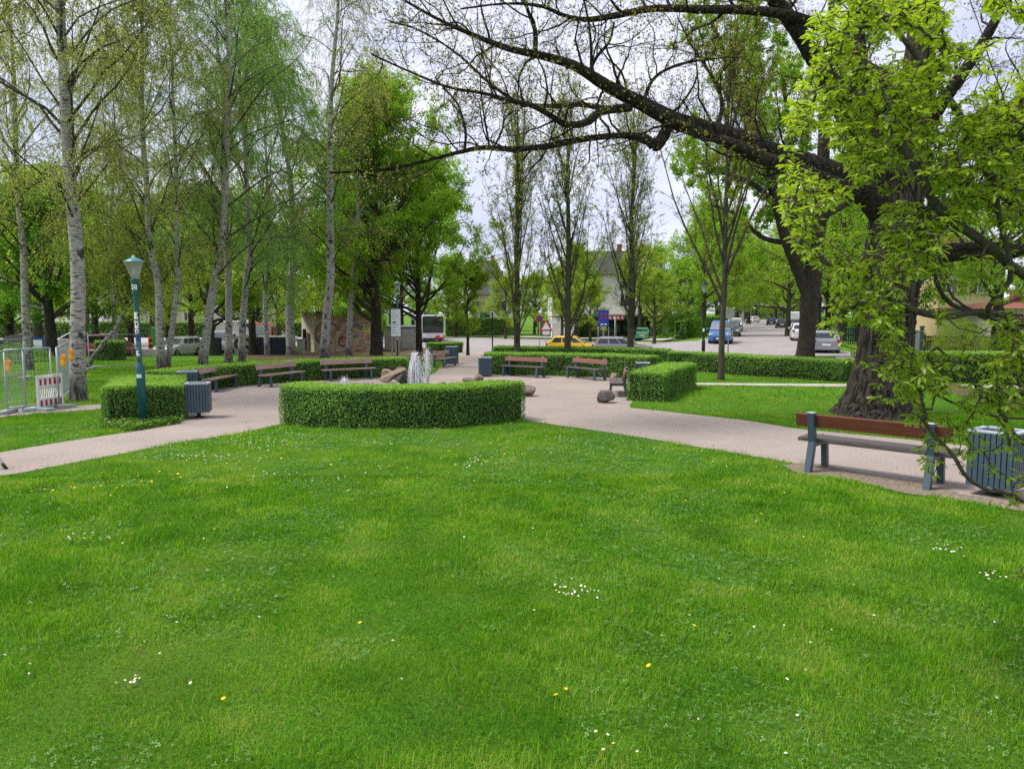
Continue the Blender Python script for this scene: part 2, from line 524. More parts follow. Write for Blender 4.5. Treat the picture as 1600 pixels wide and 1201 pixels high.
def paving_mat(name, base, hi, joint, arc=1.1, bw=.105, bh=.085, mortar=.012):
    """small setts laid in segmental arcs"""
    b = N(name); tc = b.n('TexCoord'); sp = b.n('SeparateXYZ'); b.l(tc.outputs['Object'], sp.inputs[0])
    x, y = sp.outputs['X'], sp.outputs['Y']
    u = b.math('SUBTRACT', b.math('FRACT', b.math('DIVIDE', x, arc)), .5)
    u2 = b.math('MULTIPLY', b.math('MULTIPLY', u, u), arc * 1.5)
    yy = b.math('ADD', y, u2)
    cb = b.n('CombineXYZ'); b.l(x, cb.inputs[0]); b.l(yy, cb.inputs[1])
    br = b.n('TexBrick'); b.l(cb.outputs[0], br.inputs['Vector'])
    br.inputs['Scale'].default_value = 1.0; br.inputs['Mortar Size'].default_value = mortar
    br.inputs['Brick Width'].default_value = bw; br.inputs['Row Height'].default_value = bh
    br.inputs['Mortar Smooth'].default_value = .4
    br.inputs['Color1'].default_value = (*base, 1); br.inputs['Color2'].default_value = (*hi, 1)
    br.inputs['Mortar'].default_value = (*joint, 1)
    v = b.coord('Object')
    f = b.noise(v, .5, 6, .65); g = b.noise(v, 60, 4, .6)
    c = b.mix(.8, b.mix(.5, br.outputs['Color'], base), b.ramp(g, [(.3, (.75, .75, .75)), (.7, (1.2, 1.18, 1.15))]), 'MULTIPLY')
    c = b.mix(.8, c, b.ramp(f, [(.3, (.80, .79, .76)), (.55, (1, 1, 1)), (.75, (1.12, 1.08, 1.05))]), 'MULTIPLY')
    st = b.ramp(b.noise(v, 1.7, 8, .7), [(.60, (0, 0, 0)), (.74, (.5, .5, .5))])
    c = b.mix(st, c, tuple(q * .6 for q in base))
    return b.principled(c, .9, b.bump(b.math('ADD', br.outputs['Fac'], b.math('MULTIPLY', g, -.6)), -.22, .012), **{'Specular IOR Level': .2})
M['path'] = paving_mat('path_setts', (.325, .278, .25), (.365, .318, .288), (.285, .242, .215))
M['plaza'] = paving_mat('plaza_setts', (.315, .27, .243), (.365, .315, .285), (.262, .22, .192), arc=1.3, mortar=.016)
M['street'] = paving_mat('street_setts', (.31, .285, .29), (.42, .385, .39), (.22, .20, .20), arc=3.0, bw=.22, bh=.16, mortar=.03)
M['pad'] = paving_mat('mossy_setts', (.19, .155, .12), (.27, .22, .175), (.13, .11, .07), arc=50, bw=.19, bh=.16, mortar=.018)
M['pavement'] = plain('pavement', (.40, .36, .335), .9, .14, 2.5, .2, dirt=(.30, .27, .235), spec=.2)
M['sand'] = plain('sand', (.42, .31, .23), .95, .2, 3, .3, spec=.1)
M['lot'] = plain('lot', (.40, .345, .335), .9, .12, 1.5, .2, dirt=(.30, .26, .25), spec=.2)
def dirt_mat():
    b = N('bare_soil'); v = b.coord('Object'); f = b.noise(v, 9, 8, .7); g = b.noise(v, .8, 5, .6)
    c = b.ramp(f, [(.3, (.05, .035, .022)), (.7, (.15, .105, .07))])
    k = b.ramp(g, [(.5, (0, 0, 0)), (.68, (.8, .8, .8))])
    c = b.mix(k, c, (.05, .10, .014))
    return b.principled(c, .97, b.bump(f, .7, .04), **{'Specular IOR Level': .1})
M['dirt'] = dirt_mat()

# ------------------------------------------------------------------ ground sheets
gx = np.concatenate([[-1500, -700, -350, -200, -150], np.arange(-120, 121, 1.2), [150, 200, 350, 700, 1500]])
gy = np.concatenate([[-300, -100, -40, -15, -5], np.arange(0, 131, 1.2), [140, 160, 200, 300, 500, 900, 2000]])
XX, YY = np.meshgrid(gx, gy); ZZ = gz(XX, YY)
nx, ny = len(gx), len(gy)
idx = np.arange(nx * ny).reshape(ny, nx)
Q = np.stack([idx[:-1, :-1], idx[:-1, 1:], idx[1:, 1:], idx[1:, :-1]], -1).reshape(-1, 4)
gm = np_mesh('ground', np.stack([XX, YY, ZZ], -1).reshape(-1, 3), [Q])
tag(link('ground', gm, None, [M['ground']], True), kind='structure')

PATH_PX = [(-260, 803), (0, 745), (130, 720), (260, 695), (380, 676), (437, 663), (480, 655), (620, 657), (800, 650), (813, 655),
           (870, 664), (1000, 683), (1130, 705), (1235, 723), (1330, 745), (1480, 773), (1600, 797), (1800, 842),
           (1800, 745), (1600, 712), (1500, 695), (1350, 680), (1240, 669), (1160, 656), (1060, 645), (985, 637),
           (992, 604), (1005, 592), (1000, 583), (900, 580), (757, 580), (751, 572), (690, 572), (680, 583), (666, 590), (640, 586),
           (545, 587), (440, 594), (345, 603), (292, 622), (290, 655), (280, 662), (215, 673), (100, 690), (0, 707), (-260, 757)]
PATH_W = wpoly(PATH_PX)
sheet('paved_path', PATH_W, M['plaza'], .004, .8, .02)
BACK_W = wpoly([(690, 573), (751, 573), (751, 560), (758, 552), (772, 545), (800, 541), (700, 541), (722, 545), (712, 553), (698, 566)])
sheet('back_path', BACK_W, M['path'], .02, .7, .02)
FARL_W = wpoly([(-260, 668), (0, 641), (60, 638), (165, 631), (200, 630), (200, 637), (165, 638), (60, 646), (0, 652), (-260, 684)])
sheet('side_path', FARL_W, M['path'], .004, .7, .02)
THIN_W = wpoly([(1075, 598), (1340, 600), (1500, 601), (1900, 603), (1900, 610), (1500, 606), (1340, 604), (1075, 601)])
sheet('thin_path', THIN_W, M['pavement'], .004, .7, .015)
PAD_W = wpoly([(1222, 728), (1262, 722), (1340, 738), (1480, 762), (1500, 772), (1600, 786), (1600, 800), (1480, 780), (1420, 772), (1330, 752), (1250, 741)])
sheet('bench_pad', PAD_W, M['pad'], .009, .4, .02)
WORN_W = wpoly([(1425, 604), (1480, 612), (1560, 638), (1640, 652), (1700, 660), (1700, 640), (1600, 622), (1500, 601), (1440, 592)])
sheet('worn_earth', WORN_W, M['dirt'], .006, .7, .06)
DIRT_W = wpoly([(380, 560), (452, 567), (520, 568), (600, 565), (650, 562), (690, 566), (712, 553), (718, 545), (650, 541), (560, 541), (470, 544), (400, 549), (370, 554)])
sheet('soil_under_trees', DIRT_W, M['dirt'], .012, .8, .08)
# streets
CROSS_W = wpoly([(560, 545), (640, 546), (720, 546), (800, 553), (900, 556), (1000, 557), (1100, 557), (1200, 557), (1345, 557),
                 (1340, 551), (1305, 548), (1298, 541), (1282, 531), (1264, 521), (1248, 511), (1222, 501), (1207, 495.5), (1165, 495.5),
                 (1160, 500), (1143, 510), (1127, 520), (1104, 529), (1088, 533), (1060, 534.5), (1000, 534), (900, 532), (800, 529), (690, 526.5), (600, 526), (560, 526)])
sheet('street', CROSS_W, M['street'], .03, 1.0)
sheet('far_pavement', wpoly([(560, 524.5), (690, 525), (800, 527.3), (900, 530), (1000, 532), (1058, 532.5), (1080, 524), (1100, 516), (1118, 508),
                             (1112, 508), (1092, 516), (1070, 523), (1050, 529.5), (1000, 529.5), (900, 527.5), (800, 525.3), (690, 523), (560, 522)]), M['pavement'], .10, 1.0)
sheet('right_pavement', wpoly([(1310, 575), (1700, 577), (1700, 572), (1310, 571)]), M['sand'], .03, .8)
sheet('side_street', wpoly([(1310, 570.5), (1700, 571.5), (1700, 559), (1305, 558)]), M['street'], .035, .9)
sheet('far_right_pavement', wpoly([(1345, 557.5), (1900, 557.5), (1900, 551), (1330, 550)]), M['pavement'], .11, 1.0)
sheet('verge_pavement', wpoly([(1285, 520), (1300, 523), (1320, 532), (1312, 532), (1295, 525), (1280, 521)]), M['pavement'], .06, 1.0)
LOT_W = wpoly([(-500, 560), (0, 551), (130, 556), (260, 552), (330, 549), (400, 549), (470, 545), (560, 541), (560, 521), (300, 521), (0, 521), (-500, 523)])
sheet('parking_lot', LOT_W, M['lot'], .025, 1.2)

# ------------------------------------------------------------------ grass (stuff)
NOGRASS = [PATH_W, BACK_W, FARL_W, THIN_W, PAD_W]
def on_lawn(x, y):
    ok = np.ones(len(x), bool)
    for p in NOGRASS: ok &= ~pip(x, y, p)
    ok &= ~(pip(x, y, WORN_W) & (RNG.random(len(x)) < .8)) & ~(pip(x, y, DIRT_W) & (RNG.random(len(x)) < .9))
    return ok
def scatter(n, y0, y1, marg=1.08, power=1.0, half=.70):
    """points in the wedge the lens sees (and a little more), from y0 to y1"""
    t = RNG.random(n)
    y = np.sqrt(y0 ** 2 + (y1 ** 2 - y0 ** 2) * t ** power)
    x = (RNG.random(n) * 2 - 1) * (half * marg * y + 1.2)
    return x, y

def grass_colour(x, y):
    big = fbm(x, y, 2.6, 3); tuft = fbm(x, y, .5, 9); fine = RNG.random(len(x))
    v = .50 + .42 * (big - .5) + 1.0 * (tuft - .5) + .75 * (fine - .5)
    return np.maximum(v, .22 + .25 * fine)
def blades(n, y0, y1, wmin, wk, h, power=1.0, seg=2, half=.70):
    x, y = scatter(n, y0, y1, power=power, half=half)
    m = on_lawn(x, y); x, y = x[m], y[m]
    tuft = fbm(x, y, .45, 21); t2 = fbm(x, y, 1.9, 33)
    keep = RNG.random(len(x)) < np.clip(.35 + 1.5 * (fbm(x, y, .5, 41) - .2), .25, 1)
    x, y, tuft, t2 = x[keep], y[keep], tuft[keep], t2[keep]
    n = len(x); z = gz(x, y)
    hh = h * .82 * (.5 + .8 * RNG.random(n)) * (.75 + .9 * smooth((tuft - .3) / .45)) * (.8 + .5 * smooth((t2 - .42) / .2))
    ww = np.maximum(wmin, y * wk) * (.7 + .6 * RNG.random(n))
    a = RNG.random(n) * 2 * PI; lean = np.abs(RNG.normal(0, .55, n)) + .12
    la = a + PI / 2 + RNG.normal(0, .5, n)
    wv = np.stack([np.cos(a), np.sin(a), np.zeros(n)], -1) * ww[:, None] / 2
    lv = np.stack([np.cos(la), np.sin(la), np.zeros(n)], -1)
    b0 = np.stack([x, y, z - .004], -1)
    up = np.array([0, 0, 1.0])
    mid = b0 + lv * (hh * lean * .35)[:, None] + up * (hh * .6)[:, None]
    tip = b0 + lv * (hh * lean)[:, None] + up * (hh * np.clip(1.02 - lean * .35, .35, 1))[:, None]
    if seg == 2:
        V = np.stack([b0 - wv, b0 + wv, mid + wv * .75, mid - wv * .75, tip], 1).reshape(-1, 3)
        k = np.arange(n)[:, None] * 5
        Q = k + np.array([[0, 1, 2, 3]]); T = k + np.array([[3, 2, 4]])
    else:
        V = np.stack([b0 - wv, b0 + wv, tip], 1).reshape(-1, 3); k = np.arange(n)[:, None] * 3
        Q = np.zeros((0, 4), int); T = k + np.array([[0, 1, 2]])
    c = np.clip(grass_colour(x, y) + .25 * (tuft - .5), 0, 1)
    dry = RNG.random(n) < .022
    c = np.where(dry, 1.0, c * .93)
    return V, Q, T, c
def join_blades(name, parts, mat):
    Vs, Qs, Ts, cq, ct = [], [], [], [], []; off = 0
    for V, Q, T, c in parts:
        Vs.append(V)
        if len(Q): Qs.append(Q + off); cq.append(c)
        Ts.append(T + off); ct.append(c); off += len(V)
    faces = [np.concatenate(Qs)] if Qs else []
    attr = list(cq)
    faces.append(np.concatenate(Ts)); attr += ct
    me = np_mesh(name, np.concatenate(Vs), faces, np.concatenate(attr))
    return tag(link(name, me, None, [mat]), kind='stuff')
M['grass'] = leafmat('grass_blades', [(.028, .10, .010), (.054, .188, .008), (.097, .29, .007), (.165, .40, .009), (.28, .49, .018), (.46, .42, .16)], .45, .012, rough=.6)
GD = 1.8
parts = [blades(int(170000 * GD), 2.9, 6.2, .0032, .0007, .050),
         blades(int(210000 * GD), 6.2, 10.5, .0036, .00072, .052),
         blades(int(190000 * GD), 10.5, 17, .004, .00075, .055, seg=1),
         blades(int(170000 * GD), 17, 36, .004, .0008, .06, power=1.15, seg=1, half=.74)]
g = join_blades('grass', parts, M['grass'])
g['label'] = 'mown spring lawn with lighter tufts and clover patches'

# clover and weeds lying in the lawn
def clover(n, y0, y1, thr, size):
    x, y = scatter(n * 4, y0, y1)
    m = on_lawn(x, y) & (fbm(x, y, 1.1, 77) > thr) & (RNG.random(len(x)) < .6)
    x, y = x[m][:n], y[m][:n]; n = len(x)
    s = size * (.6 + .8 * RNG.random(n)) * (1 + .06 * y)
    a = RNG.random(n) * 2 * PI; z = gz(x, y) + .012 + .03 * RNG.random(n)
    V = []; tl = RNG.normal(0, .28, (n, 2))
    for k in range(3):
        b = a + k * 2 * PI / 3
        for (r, da) in ((.1, 0), (.9, -.5), (1.15, 0), (.9, .5)):
            ox = s * r * np.cos(b + da); oy = s * r * np.sin(b + da)
            V.append(np.stack([x + ox, y + oy, z + ox * tl[:, 0] + oy * tl[:, 1]], -1))
    V = np.stack(V, 1).reshape(-1, 3); k = np.arange(n)[:, None] * 12
    Q = np.concatenate([k + np.array([[4 * q, 4 * q + 1, 4 * q + 2, 4 * q + 3]]) for q in range(3)], 0)
    c = np.tile(RNG.random(n), 3)
    return np_mesh('clover', V, [Q], c)
M['clover'] = leafmat('clover_leaf', [(.06, .19, .035), (.12, .29, .06), (.22, .40, .11)], .4, .04)
tag(link('clover', clover(42000, 3, 15, .52, .0085), None, [M['clover']]), kind='stuff')

def daisies():
    P = []
    spots = [(262, 718, 12, .25), (345, 719, 22, .3), (305, 717, 9, .2), (400, 697, 26, .35), (432, 698, 14, .3), (300, 690, 16, .5), (385, 682, 18, .5),
             (745, 727, 8, .12), (760, 722, 10, .15), (725, 733, 8, .15), (900, 930, 15, .09), (1480, 866, 10, .08), (1545, 905, 6, .08), (560, 745, 8, .6),
             (135, 845, 6, .12), (200, 1080, 3, .06), (975, 1178, 3, .1), (420, 750, 14, .5), (1340, 613, 10, .4), (190, 665, 12, .5),
             (980, 700, 10, .8), (1090, 716, 10, .7), (650, 690, 24, 1.5), (520, 690, 20, 1.2), (1250, 1000, 5, .8), (60, 1060, 4, .4), (820, 690, 10, .9)]
    for px, py, n, sp in spots:
        c = G(px, py)
        for _ in range(int(n * 1.7)): P.append((c[0] + RNG.normal(0, sp), c[1] + RNG.normal(0, sp * .8)))
    for _ in range(70):
        y = 3.6 + 11 * RNG.random(); P.append(((RNG.random() * 2 - 1) * .68 * y, y))
    P = np.array(P); P = P[on_lawn(P[:, 0], P[:, 1])]
    return P
def flowers(name, P, cols, r0, seed, centre=None):
    mb = MB(); rr = np.random.default_rng(seed)
    for (x, y) in P:
        r = r0 * (.7 + .6 * rr.random()) * (1 + .02 * y); z = float(gz(x, y)) + .03 + .04 * rr.random()
        t = rr.normal(0, .25, 2); n = 9
        vs = [(x, y, z + .004)]
        for k in range(2 * n):
            a = k * PI / n; q = r if k % 2 else r * .62
            vs.append((x + q * math.cos(a), y + q * math.sin(a), z + q * (math.cos(a) * t[0] + math.sin(a) * t[1])))
        mb.add(vs, [(0, k + 1, (k + 1) % (2 * n) + 1) for k in range(2 * n)], 0)
        if centre:
            q = r * .33; vs = [(x + q * math.cos(a), y + q * math.sin(a), z + .006) for a in np.linspace(0, 2 * PI, 7)[:-1]]
            mb.add(vs, [tuple(range(6))], 1)
    me = bpy.data.meshes.new(name); me.from_pydata(mb.v, [], mb.f)
    for c in cols: me.materials.append(c)
    me.polygons.foreach_set('material_index', mb.m)
    return tag(link(name, me), kind='stuff')
M['petal_white'] = plain('petal_white', (.78, .77, .76), .7, .05, 30)
M['petal_yellow'] = plain('petal_yellow', (.78, .52, .01), .7, .1, 30)
flowers('daisies', daisies(), [M['petal_white'], M['petal_yellow']], .0085, 3, True)
DP = []
for px, py, n, sp in [(190, 762, 8, .35), (55, 770, 3, .2), (135, 765, 4, .2), (225, 752, 6, .4), (110, 838, 3, .08), (205, 842, 1, .02), (560, 982, 1, .01), (420, 726, 6, .3),
                      (290, 745, 3, .2), (625, 727, 4, .3), (740, 748, 2, .1), (5, 808, 1, .05), (330, 830, 1, .02), (30, 705, 4, .2), (700, 720, 3, .5), (180, 680, 5, .4), (500, 745, 4, .6),
                      (1090, 1000, 1, .1), (870, 1090, 2, .06), (1010, 1050, 1, .03), (1000, 800, 2, .5), (330, 1100, 1, .1)]:
    c = G(px, py)
    for _ in range(n): DP.append((c[0] + RNG.normal(0, sp), c[1] + RNG.normal(0, sp)))
DP = np.array(DP); DP = DP[on_lawn(DP[:, 0], DP[:, 1])]
flowers('dandelions', DP, [M['petal_yellow']], .0135, 4)
# ------------------------------------------------------------------ growing things
def unit(v): return v / np.maximum(np.linalg.norm(v, axis=-1, keepdims=True), 1e-9)
def batch_paths(st, di, L, nseg, wig, pull=(0, 0, 0), ps=0.0, rng=RNG):
    p = np.array(st, float); d = unit(np.array(di, float)); pull = np.array(pull, float)
    L = np.broadcast_to(np.asarray(L, float), (len(p),)); out = [p]
    for k in range(nseg):
        d = unit(d + rng.normal(0, wig, d.shape) + pull * ps)
        p = p + d * (L / nseg)[:, None]; out.append(p)
    return np.stack(out, 1)
def batch_tubes(P, r0, r1, sides):
    """P (M,k,3); radii taper r0->r1. returns V, Q"""
    Mn, k, _ = P.shape
    if Mn == 0: return np.zeros((0, 3)), np.zeros((0, 4), int)
    T = np.gradient(P, axis=1); T = unit(T)
    ref = unit(np.cross(T[:, 0], np.array([.37, .21, .9])))
    u = unit(ref[:, None] - T * (T * ref[:, None]).sum(-1, keepdims=True)); v = np.cross(T, u)
    t = np.linspace(0, 1, k)[None, :]
    r = (np.asarray(r0)[:, None] * (1 - t) + np.asarray(r1)[:, None] * t) if np.ndim(r0) == 1 else r0
    a = np.arange(sides) * 2 * PI / sides
    V = P[:, :, None] + r[:, :, None, None] * (u[:, :, None] * np.cos(a)[None, None, :, None] + v[:, :, None] * np.sin(a)[None, None, :, None])
    I = np.arange(Mn * k * sides).reshape(Mn, k, sides)
    J = np.roll(I, -1, axis=2)
    Q = np.stack([I[:, :-1], J[:, :-1], J[:, 1:], I[:, 1:]], -1).reshape(-1, 4)
    return V.reshape(-1, 3), Q
def sample(P, n, t0=.2, t1=1.0, rng=RNG, even=False):
    """n points on each path: pos, tangent, t, parent index"""
    Mn, k, _ = P.shape
    t = t0 + (t1 - t0) * rng.random((Mn, n)) if not even else t0 + (t1 - t0) * ((np.arange(n)[None] + rng.random((Mn, n))) / n)
    f = t * (k - 1); i = np.minimum(f.astype(int), k - 2); fr = (f - i)[..., None]
    ar = np.arange(Mn)[:, None]
    pos = P[ar, i] * (1 - fr) + P[ar, i + 1] * fr; tan = unit(P[ar, i + 1] - P[ar, i])
    return pos.reshape(-1, 3), tan.reshape(-1, 3), t.ravel(), np.repeat(np.arange(Mn), n)
def deviate(tan, ang, rng=RNG):
    r = unit(rng.normal(size=tan.shape)); u = unit(r - tan * (r * tan).sum(-1, keepdims=True))
    ang = np.broadcast_to(np.asarray(ang), (len(tan),))[:, None]
    return tan * np.cos(ang) + u * np.sin(ang)
def leaf_quads(pos, di, size, asp=.6, rng=RNG, flat=.0):
    """kite shaped leaves; flat biases the blade to the horizontal"""
    n = len(pos); d = unit(di)
    nr = unit(rng.normal(size=(n, 3)) * (1 - flat) + np.array([0, 0, 1.0]) * (flat * 1.6))
    s = unit(np.cross(d, nr)); size = size[:, None]
    V = np.stack([pos, pos + d * size * .45 + s * size * asp * .5, pos + d * size, pos + d * size * .45 - s * size * asp * .5], 1)
    return V.reshape(-1, 3), np.arange(n * 4).reshape(n, 4)
class Acc:
    def __init__(s): s.V = []; s.Q = []; s.n = 0; s.a = []
    def add(s, V, Q, a=None):
        if len(V) == 0: return
        s.V.append(V); s.Q.append(Q + s.n); s.n += len(V)
        if a is not None: s.a.append(a)
    def mesh(s, name): return np_mesh(name, np.concatenate(s.V), [np.concatenate(s.Q)], np.concatenate(s.a) if s.a else None)
def spline(pts, n):
    """Catmull-Rom through rows of pts (any width), n samples"""
    P = np.array(pts, float); P = np.vstack([2 * P[0] - P[1], P, 2 * P[-1] - P[-2]])
    m = len(P) - 3; out = []
    for s in np.linspace(0, m - 1e-6, n):
        i = int(s); t = s - i; a, b, c, d = P[i:i + 4]
        out.append(.5 * (2 * b + (c - a) * t + (2 * a - 5 * b + 4 * c - d) * t * t + (3 * b - a - 3 * c + d) * t ** 3))
    return np.array(out)
def clumpy(pos, scale, seed):
    return .5 * fbm(pos[:, 0] + 3.1 * pos[:, 2], pos[:, 1] + 2.3 * pos[:, 2], scale, seed, 2) + .5 * fbm(pos[:, 0] - 1.7 * pos[:, 2] + 50, pos[:, 1] * .6 + pos[:, 2] + 50, scale * .7, seed + 5, 2)

def trunk_tube(pts4, n=40, sides=14, gnarl=.0, flare=0.0, rng=RNG):
    """pts4 rows x,y,z,r"""
    S = spline(pts4, n); P = S[:, :3]; r = np.maximum(S[:, 3], .004)
    if flare: r = r * (1 + flare * np.exp(-(P[:, 2] - P[0, 2]) / .35))
    T = unit(np.gradient(P, axis=0)); ref = unit(np.cross(T[0], np.array([.2, 1, .1])))
    u = unit(ref - T * (T @ ref)[:, None]); v = np.cross(T, u)
    a = np.arange(sides) * 2 * PI / sides
    ph = rng.random(3) * 6
    wob = 1 + gnarl * (np.sin(3 * a + ph[0])[None] * .5 + np.sin(5 * a + ph[1])[None] * .5) * (.5 + 1.5 * np.exp(-(P[:, 2] - P[0, 2]) / .5))[:, None] \
        + gnarl * .6 * rng.normal(0, 1, (n, sides)) * .5
    V = P[:, None] + (r[:, None] * wob)[..., None] * (u[:, None] * np.cos(a)[None, :, None] + v[:, None] * np.sin(a)[None, :, None])
    I = np.arange(n * sides).reshape(n, sides); J = np.roll(I, -1, 1)
    Q = np.stack([I[:-1], J[:-1], J[1:], I[1:]], -1).reshape(-1, 4)
    return V.reshape(-1, 3), Q, S

def finish(name, base, tr, tw, lf, mats, label, cat, group=None, rz=0):
    o = thing(name, base, rz, label, cat, group)
    link('trunk', tr.mesh('trunk'), o, [mats[0]], True)
    if tw is not None and tw.n: link('branches', tw.mesh('branches'), o, [mats[1]], True)
    if lf is not None and lf.n: link('crown', lf.mesh('crown'), o, [mats[2]])
    return o

def birch(px_pts, Y, r0, label, seed, H=17, zc=3.0, dens=1.0, lmat='leaf_birch', leaf=.042, spread=1.0, extra=None, tint=0.0, name='birch_tree', twigs=10, nsub=9, nl=27, droop=1.0, group='birches on the lawn', top=None):
    """px_pts: the stem as seen, bottom to top; carried on upwards to height H"""
    rng = np.random.default_rng(seed)
    pts = [at(px, py, Y) for px, py in px_pts]
    pts[0][2] = float(gz(pts[0][0], Y)) - .08
    d = unit(pts[-1] - pts[-2])
    z = pts[-1][2]
    while z < H - .5:
        step = min(2.5, H - z); d = unit(d + np.array([rng.normal(0, .06), rng.normal(0, .06), .12])); pts.append(pts[-1] + d * step / max(d[2], .3)); z = pts[-1][2]
    pts = np.array(pts); b = pts[0].copy(); base = b.copy()
    for i in range(1, len(pts) - 1): pts[i, 1] += rng.normal(0, .06)
    pts -= b; hz = pts[:, 2] / pts[-1, 2]
    rad = r0 * (1 - hz) ** .8 + .012
    tr = Acc(); V, Q, S = trunk_tube(np.column_stack([pts, rad]), 60, 12, .035, .25, rng); tr.add(V, Q)
    tw = Acc(); lf = Acc()
    n = int(34 * dens * (H / 17)); P = S[None, :, :3]
    zz = S[:, 2]; t0 = np.searchsorted(zz, zc) / len(zz)
    pos, tan, t, _ = sample(P, n, t0, .97, rng, True)
    az = rng.random(n) * 2 * PI; el = R(50) + rng.normal(0, .16, n) + t * .2
    di = np.stack([np.cos(az) * np.cos(el), np.sin(az) * np.cos(el), np.sin(el)], -1)
    rel = (t - t0) / (1 - t0)
    L = spread * (1.3 + 2.6 * np.sin(np.clip(rel * 1.15 + .15, 0, 1) * PI) ** .8) * (.7 + .5 * rng.random(n))
    L1 = batch_paths(pos, di, L, 7, .13, (0, 0, -1), .07, rng)
    rr = np.interp(t, np.linspace(0, 1, len(S)), S[:, 3])
    a, q = batch_tubes(L1, np.minimum(rr * .42, .006 + .009 * L), np.full(n, .006), 5); tw.add(a, q)
    pos, tan, t, pi_ = sample(L1, nsub, .2, 1, rng, True)
    L2 = batch_paths(pos, deviate(tan, R(38) + rng.normal(0, .25, len(pos)), rng), .5 + .9 * rng.random(len(pos)) * spread, 4, .16, (0, 0, -1), .14 * droop, rng)
    a, q = batch_tubes(L2, np.full(len(L2), .008), np.full(len(L2), .004), 3); tw.add(a, q)
    pos, tan, t, _ = sample(L2, twigs, .25, 1, rng)
    nt_ = len(pos)
    L3 = batch_paths(pos, deviate(tan, R(45) + rng.normal(0, .3, nt_), rng), (.35 + 1.05 * rng.random(nt_) ** 1.5) * (.6 + .4 * droop), 5, .12, (0, 0, -1), .42 * droop, rng)
    # nothing may hang below head height
    lim = 1.35 + .8 * rng.random(nt_); keep = L3[:, -1, 2] > lim - 0.0
    L3 = L3[keep]
    a, q = batch_tubes(L3, np.full(len(L3), .0042), np.full(len(L3), .0026), 3); tw.add(a, q)
    pos, tan, t, _ = sample(L3, nl, .05, 1, rng)
    m = rng.random(len(pos)) < .6 + 1.3 * (clumpy(pos, 2.2, seed) - .3); pos, tan = pos[m], tan[m]; n = len(pos)
    pos = pos + rng.normal(0, .02, pos.shape)
    a, q = leaf_quads(pos, deviate(tan, R(55) + rng.normal(0, .5, n), rng) - np.array([0, 0, .4]), leaf * (.6 + .8 * rng.random(n)), .72, rng)
    lf.add(a, q, np.clip(.40 + tint + .8 * (clumpy(pos, 3.0, seed + 9) - .5) + .30 * rng.normal(0, 1, n) * .6, 0, 1))
    return finish(name, base, tr, tw, lf, (M['birch_bark'], M['birch_twig'], M[lmat]), label, 'tree', group)

def leafy(name, base, H, zc, rw, r0, nl_total, leaf, lmat, bark, label, seed, group=None, shape=.55, lean=(0, 0), limbs=26, asp=.75, tint=0, px_stem=None, up=.25, stem=None, flat=.35, wig=.16):
    """broad crown: limbs rise from the stem, leaves sit in clumps at the twigs' ends"""
    rng = np.random.default_rng(seed); base = np.array(base, float)
    zs = np.linspace(0, 1, 7); pts = np.stack([lean[0] * zs * H + rng.normal(0, .05, 7) * zs, lean[1] * zs * H + rng.normal(0, .05, 7) * zs, zs * H * .93], 1); pts[0, 2] = -.1
    tr = Acc(); V, Q, S = trunk_tube(np.column_stack([pts, r0 * (1 - zs) ** .75 + .02]), 36, 12, .06, .35, rng); tr.add(V, Q)
    tw = Acc(); lf = Acc()
    P = S[None, :, :3]; t0 = zc / H
    pos, tan, t, _ = sample(P, limbs, t0, .95, rng, True)
    rel = np.clip((t - t0) / (1 - t0), 0, 1)
    prof = np.clip(np.sin(PI * np.clip(rel * (1 - .12) + .14, 0, 1) ** shape), .12, 1)
    az = rng.random(limbs) * 2 * PI + np.arange(limbs) * 2.4; el = R(12) + up * 1.1 + rel * .75 + rng.normal(0, .12, limbs)
    di = np.stack([np.cos(az) * np.cos(el), np.sin(az) * np.cos(el), np.sin(el)], -1)
    L = rw * prof * (.8 + .35 * rng.random(limbs)) / np.maximum(np.cos(el), .5)
    L1 = batch_paths(pos, di, L, 8, wig, (0, 0, 1), .015, rng)
    rr = np.interp(t, np.linspace(0, 1, len(S)), S[:, 3])
    a, q = batch_tubes(L1, np.minimum(rr * .6, .02 + .02 * L), np.full(limbs, .012), 6); tw.add(a, q)
    pos, tan, t, _ = sample(L1, 10, .2, 1, rng, True)
    L2 = batch_paths(pos, deviate(tan, R(48) + rng.normal(0, .25, len(pos)), rng), rw * (.16 + .26 * rng.random(len(pos))), 4, .2, (0, 0, 1), .03, rng)
    a, q = batch_tubes(L2, np.full(len(L2), .018), np.full(len(L2), .007), 3); tw.add(a, q)
    pos, tan, t, _ = sample(L2, 6, .25, 1, rng)
    L3 = batch_paths(pos, deviate(tan, R(50) + rng.normal(0, .3, len(pos)), rng), rw * (.05 + .12 * rng.random(len(pos))), 2, .2, (0, 0, 0), 0, rng)
    a, q = batch_tubes(L3, np.full(len(L3), .007), np.full(len(L3), .004), 3); tw.add(a, q)
    k = max(2, int(nl_total / len(L3)))
    pos, tan, t, _ = sample(L3, k, .1, 1, rng); n = len(pos)
    m = rng.random(n) < np.clip(.35 + 1.6 * (clumpy(pos, rw * .5, seed) - .3), .1, 1); pos, tan = pos[m], tan[m]; n = len(pos)
    pos = pos + rng.normal(0, leaf * .9, pos.shape)
    a, q = leaf_quads(pos, deviate(tan, R(60), rng), leaf * (.6 + .8 * rng.random(n)), asp, rng, flat)
    lf.add(a, q, np.clip(.45 + tint + .9 * (clumpy(pos, rw * .6, seed + 3) - .5) + .2 * rng.normal(0, 1, n), 0, 1))
    return finish(name, base, tr, tw, lf, (M[bark], M['twig'], M[lmat]), label, 'tree', group)

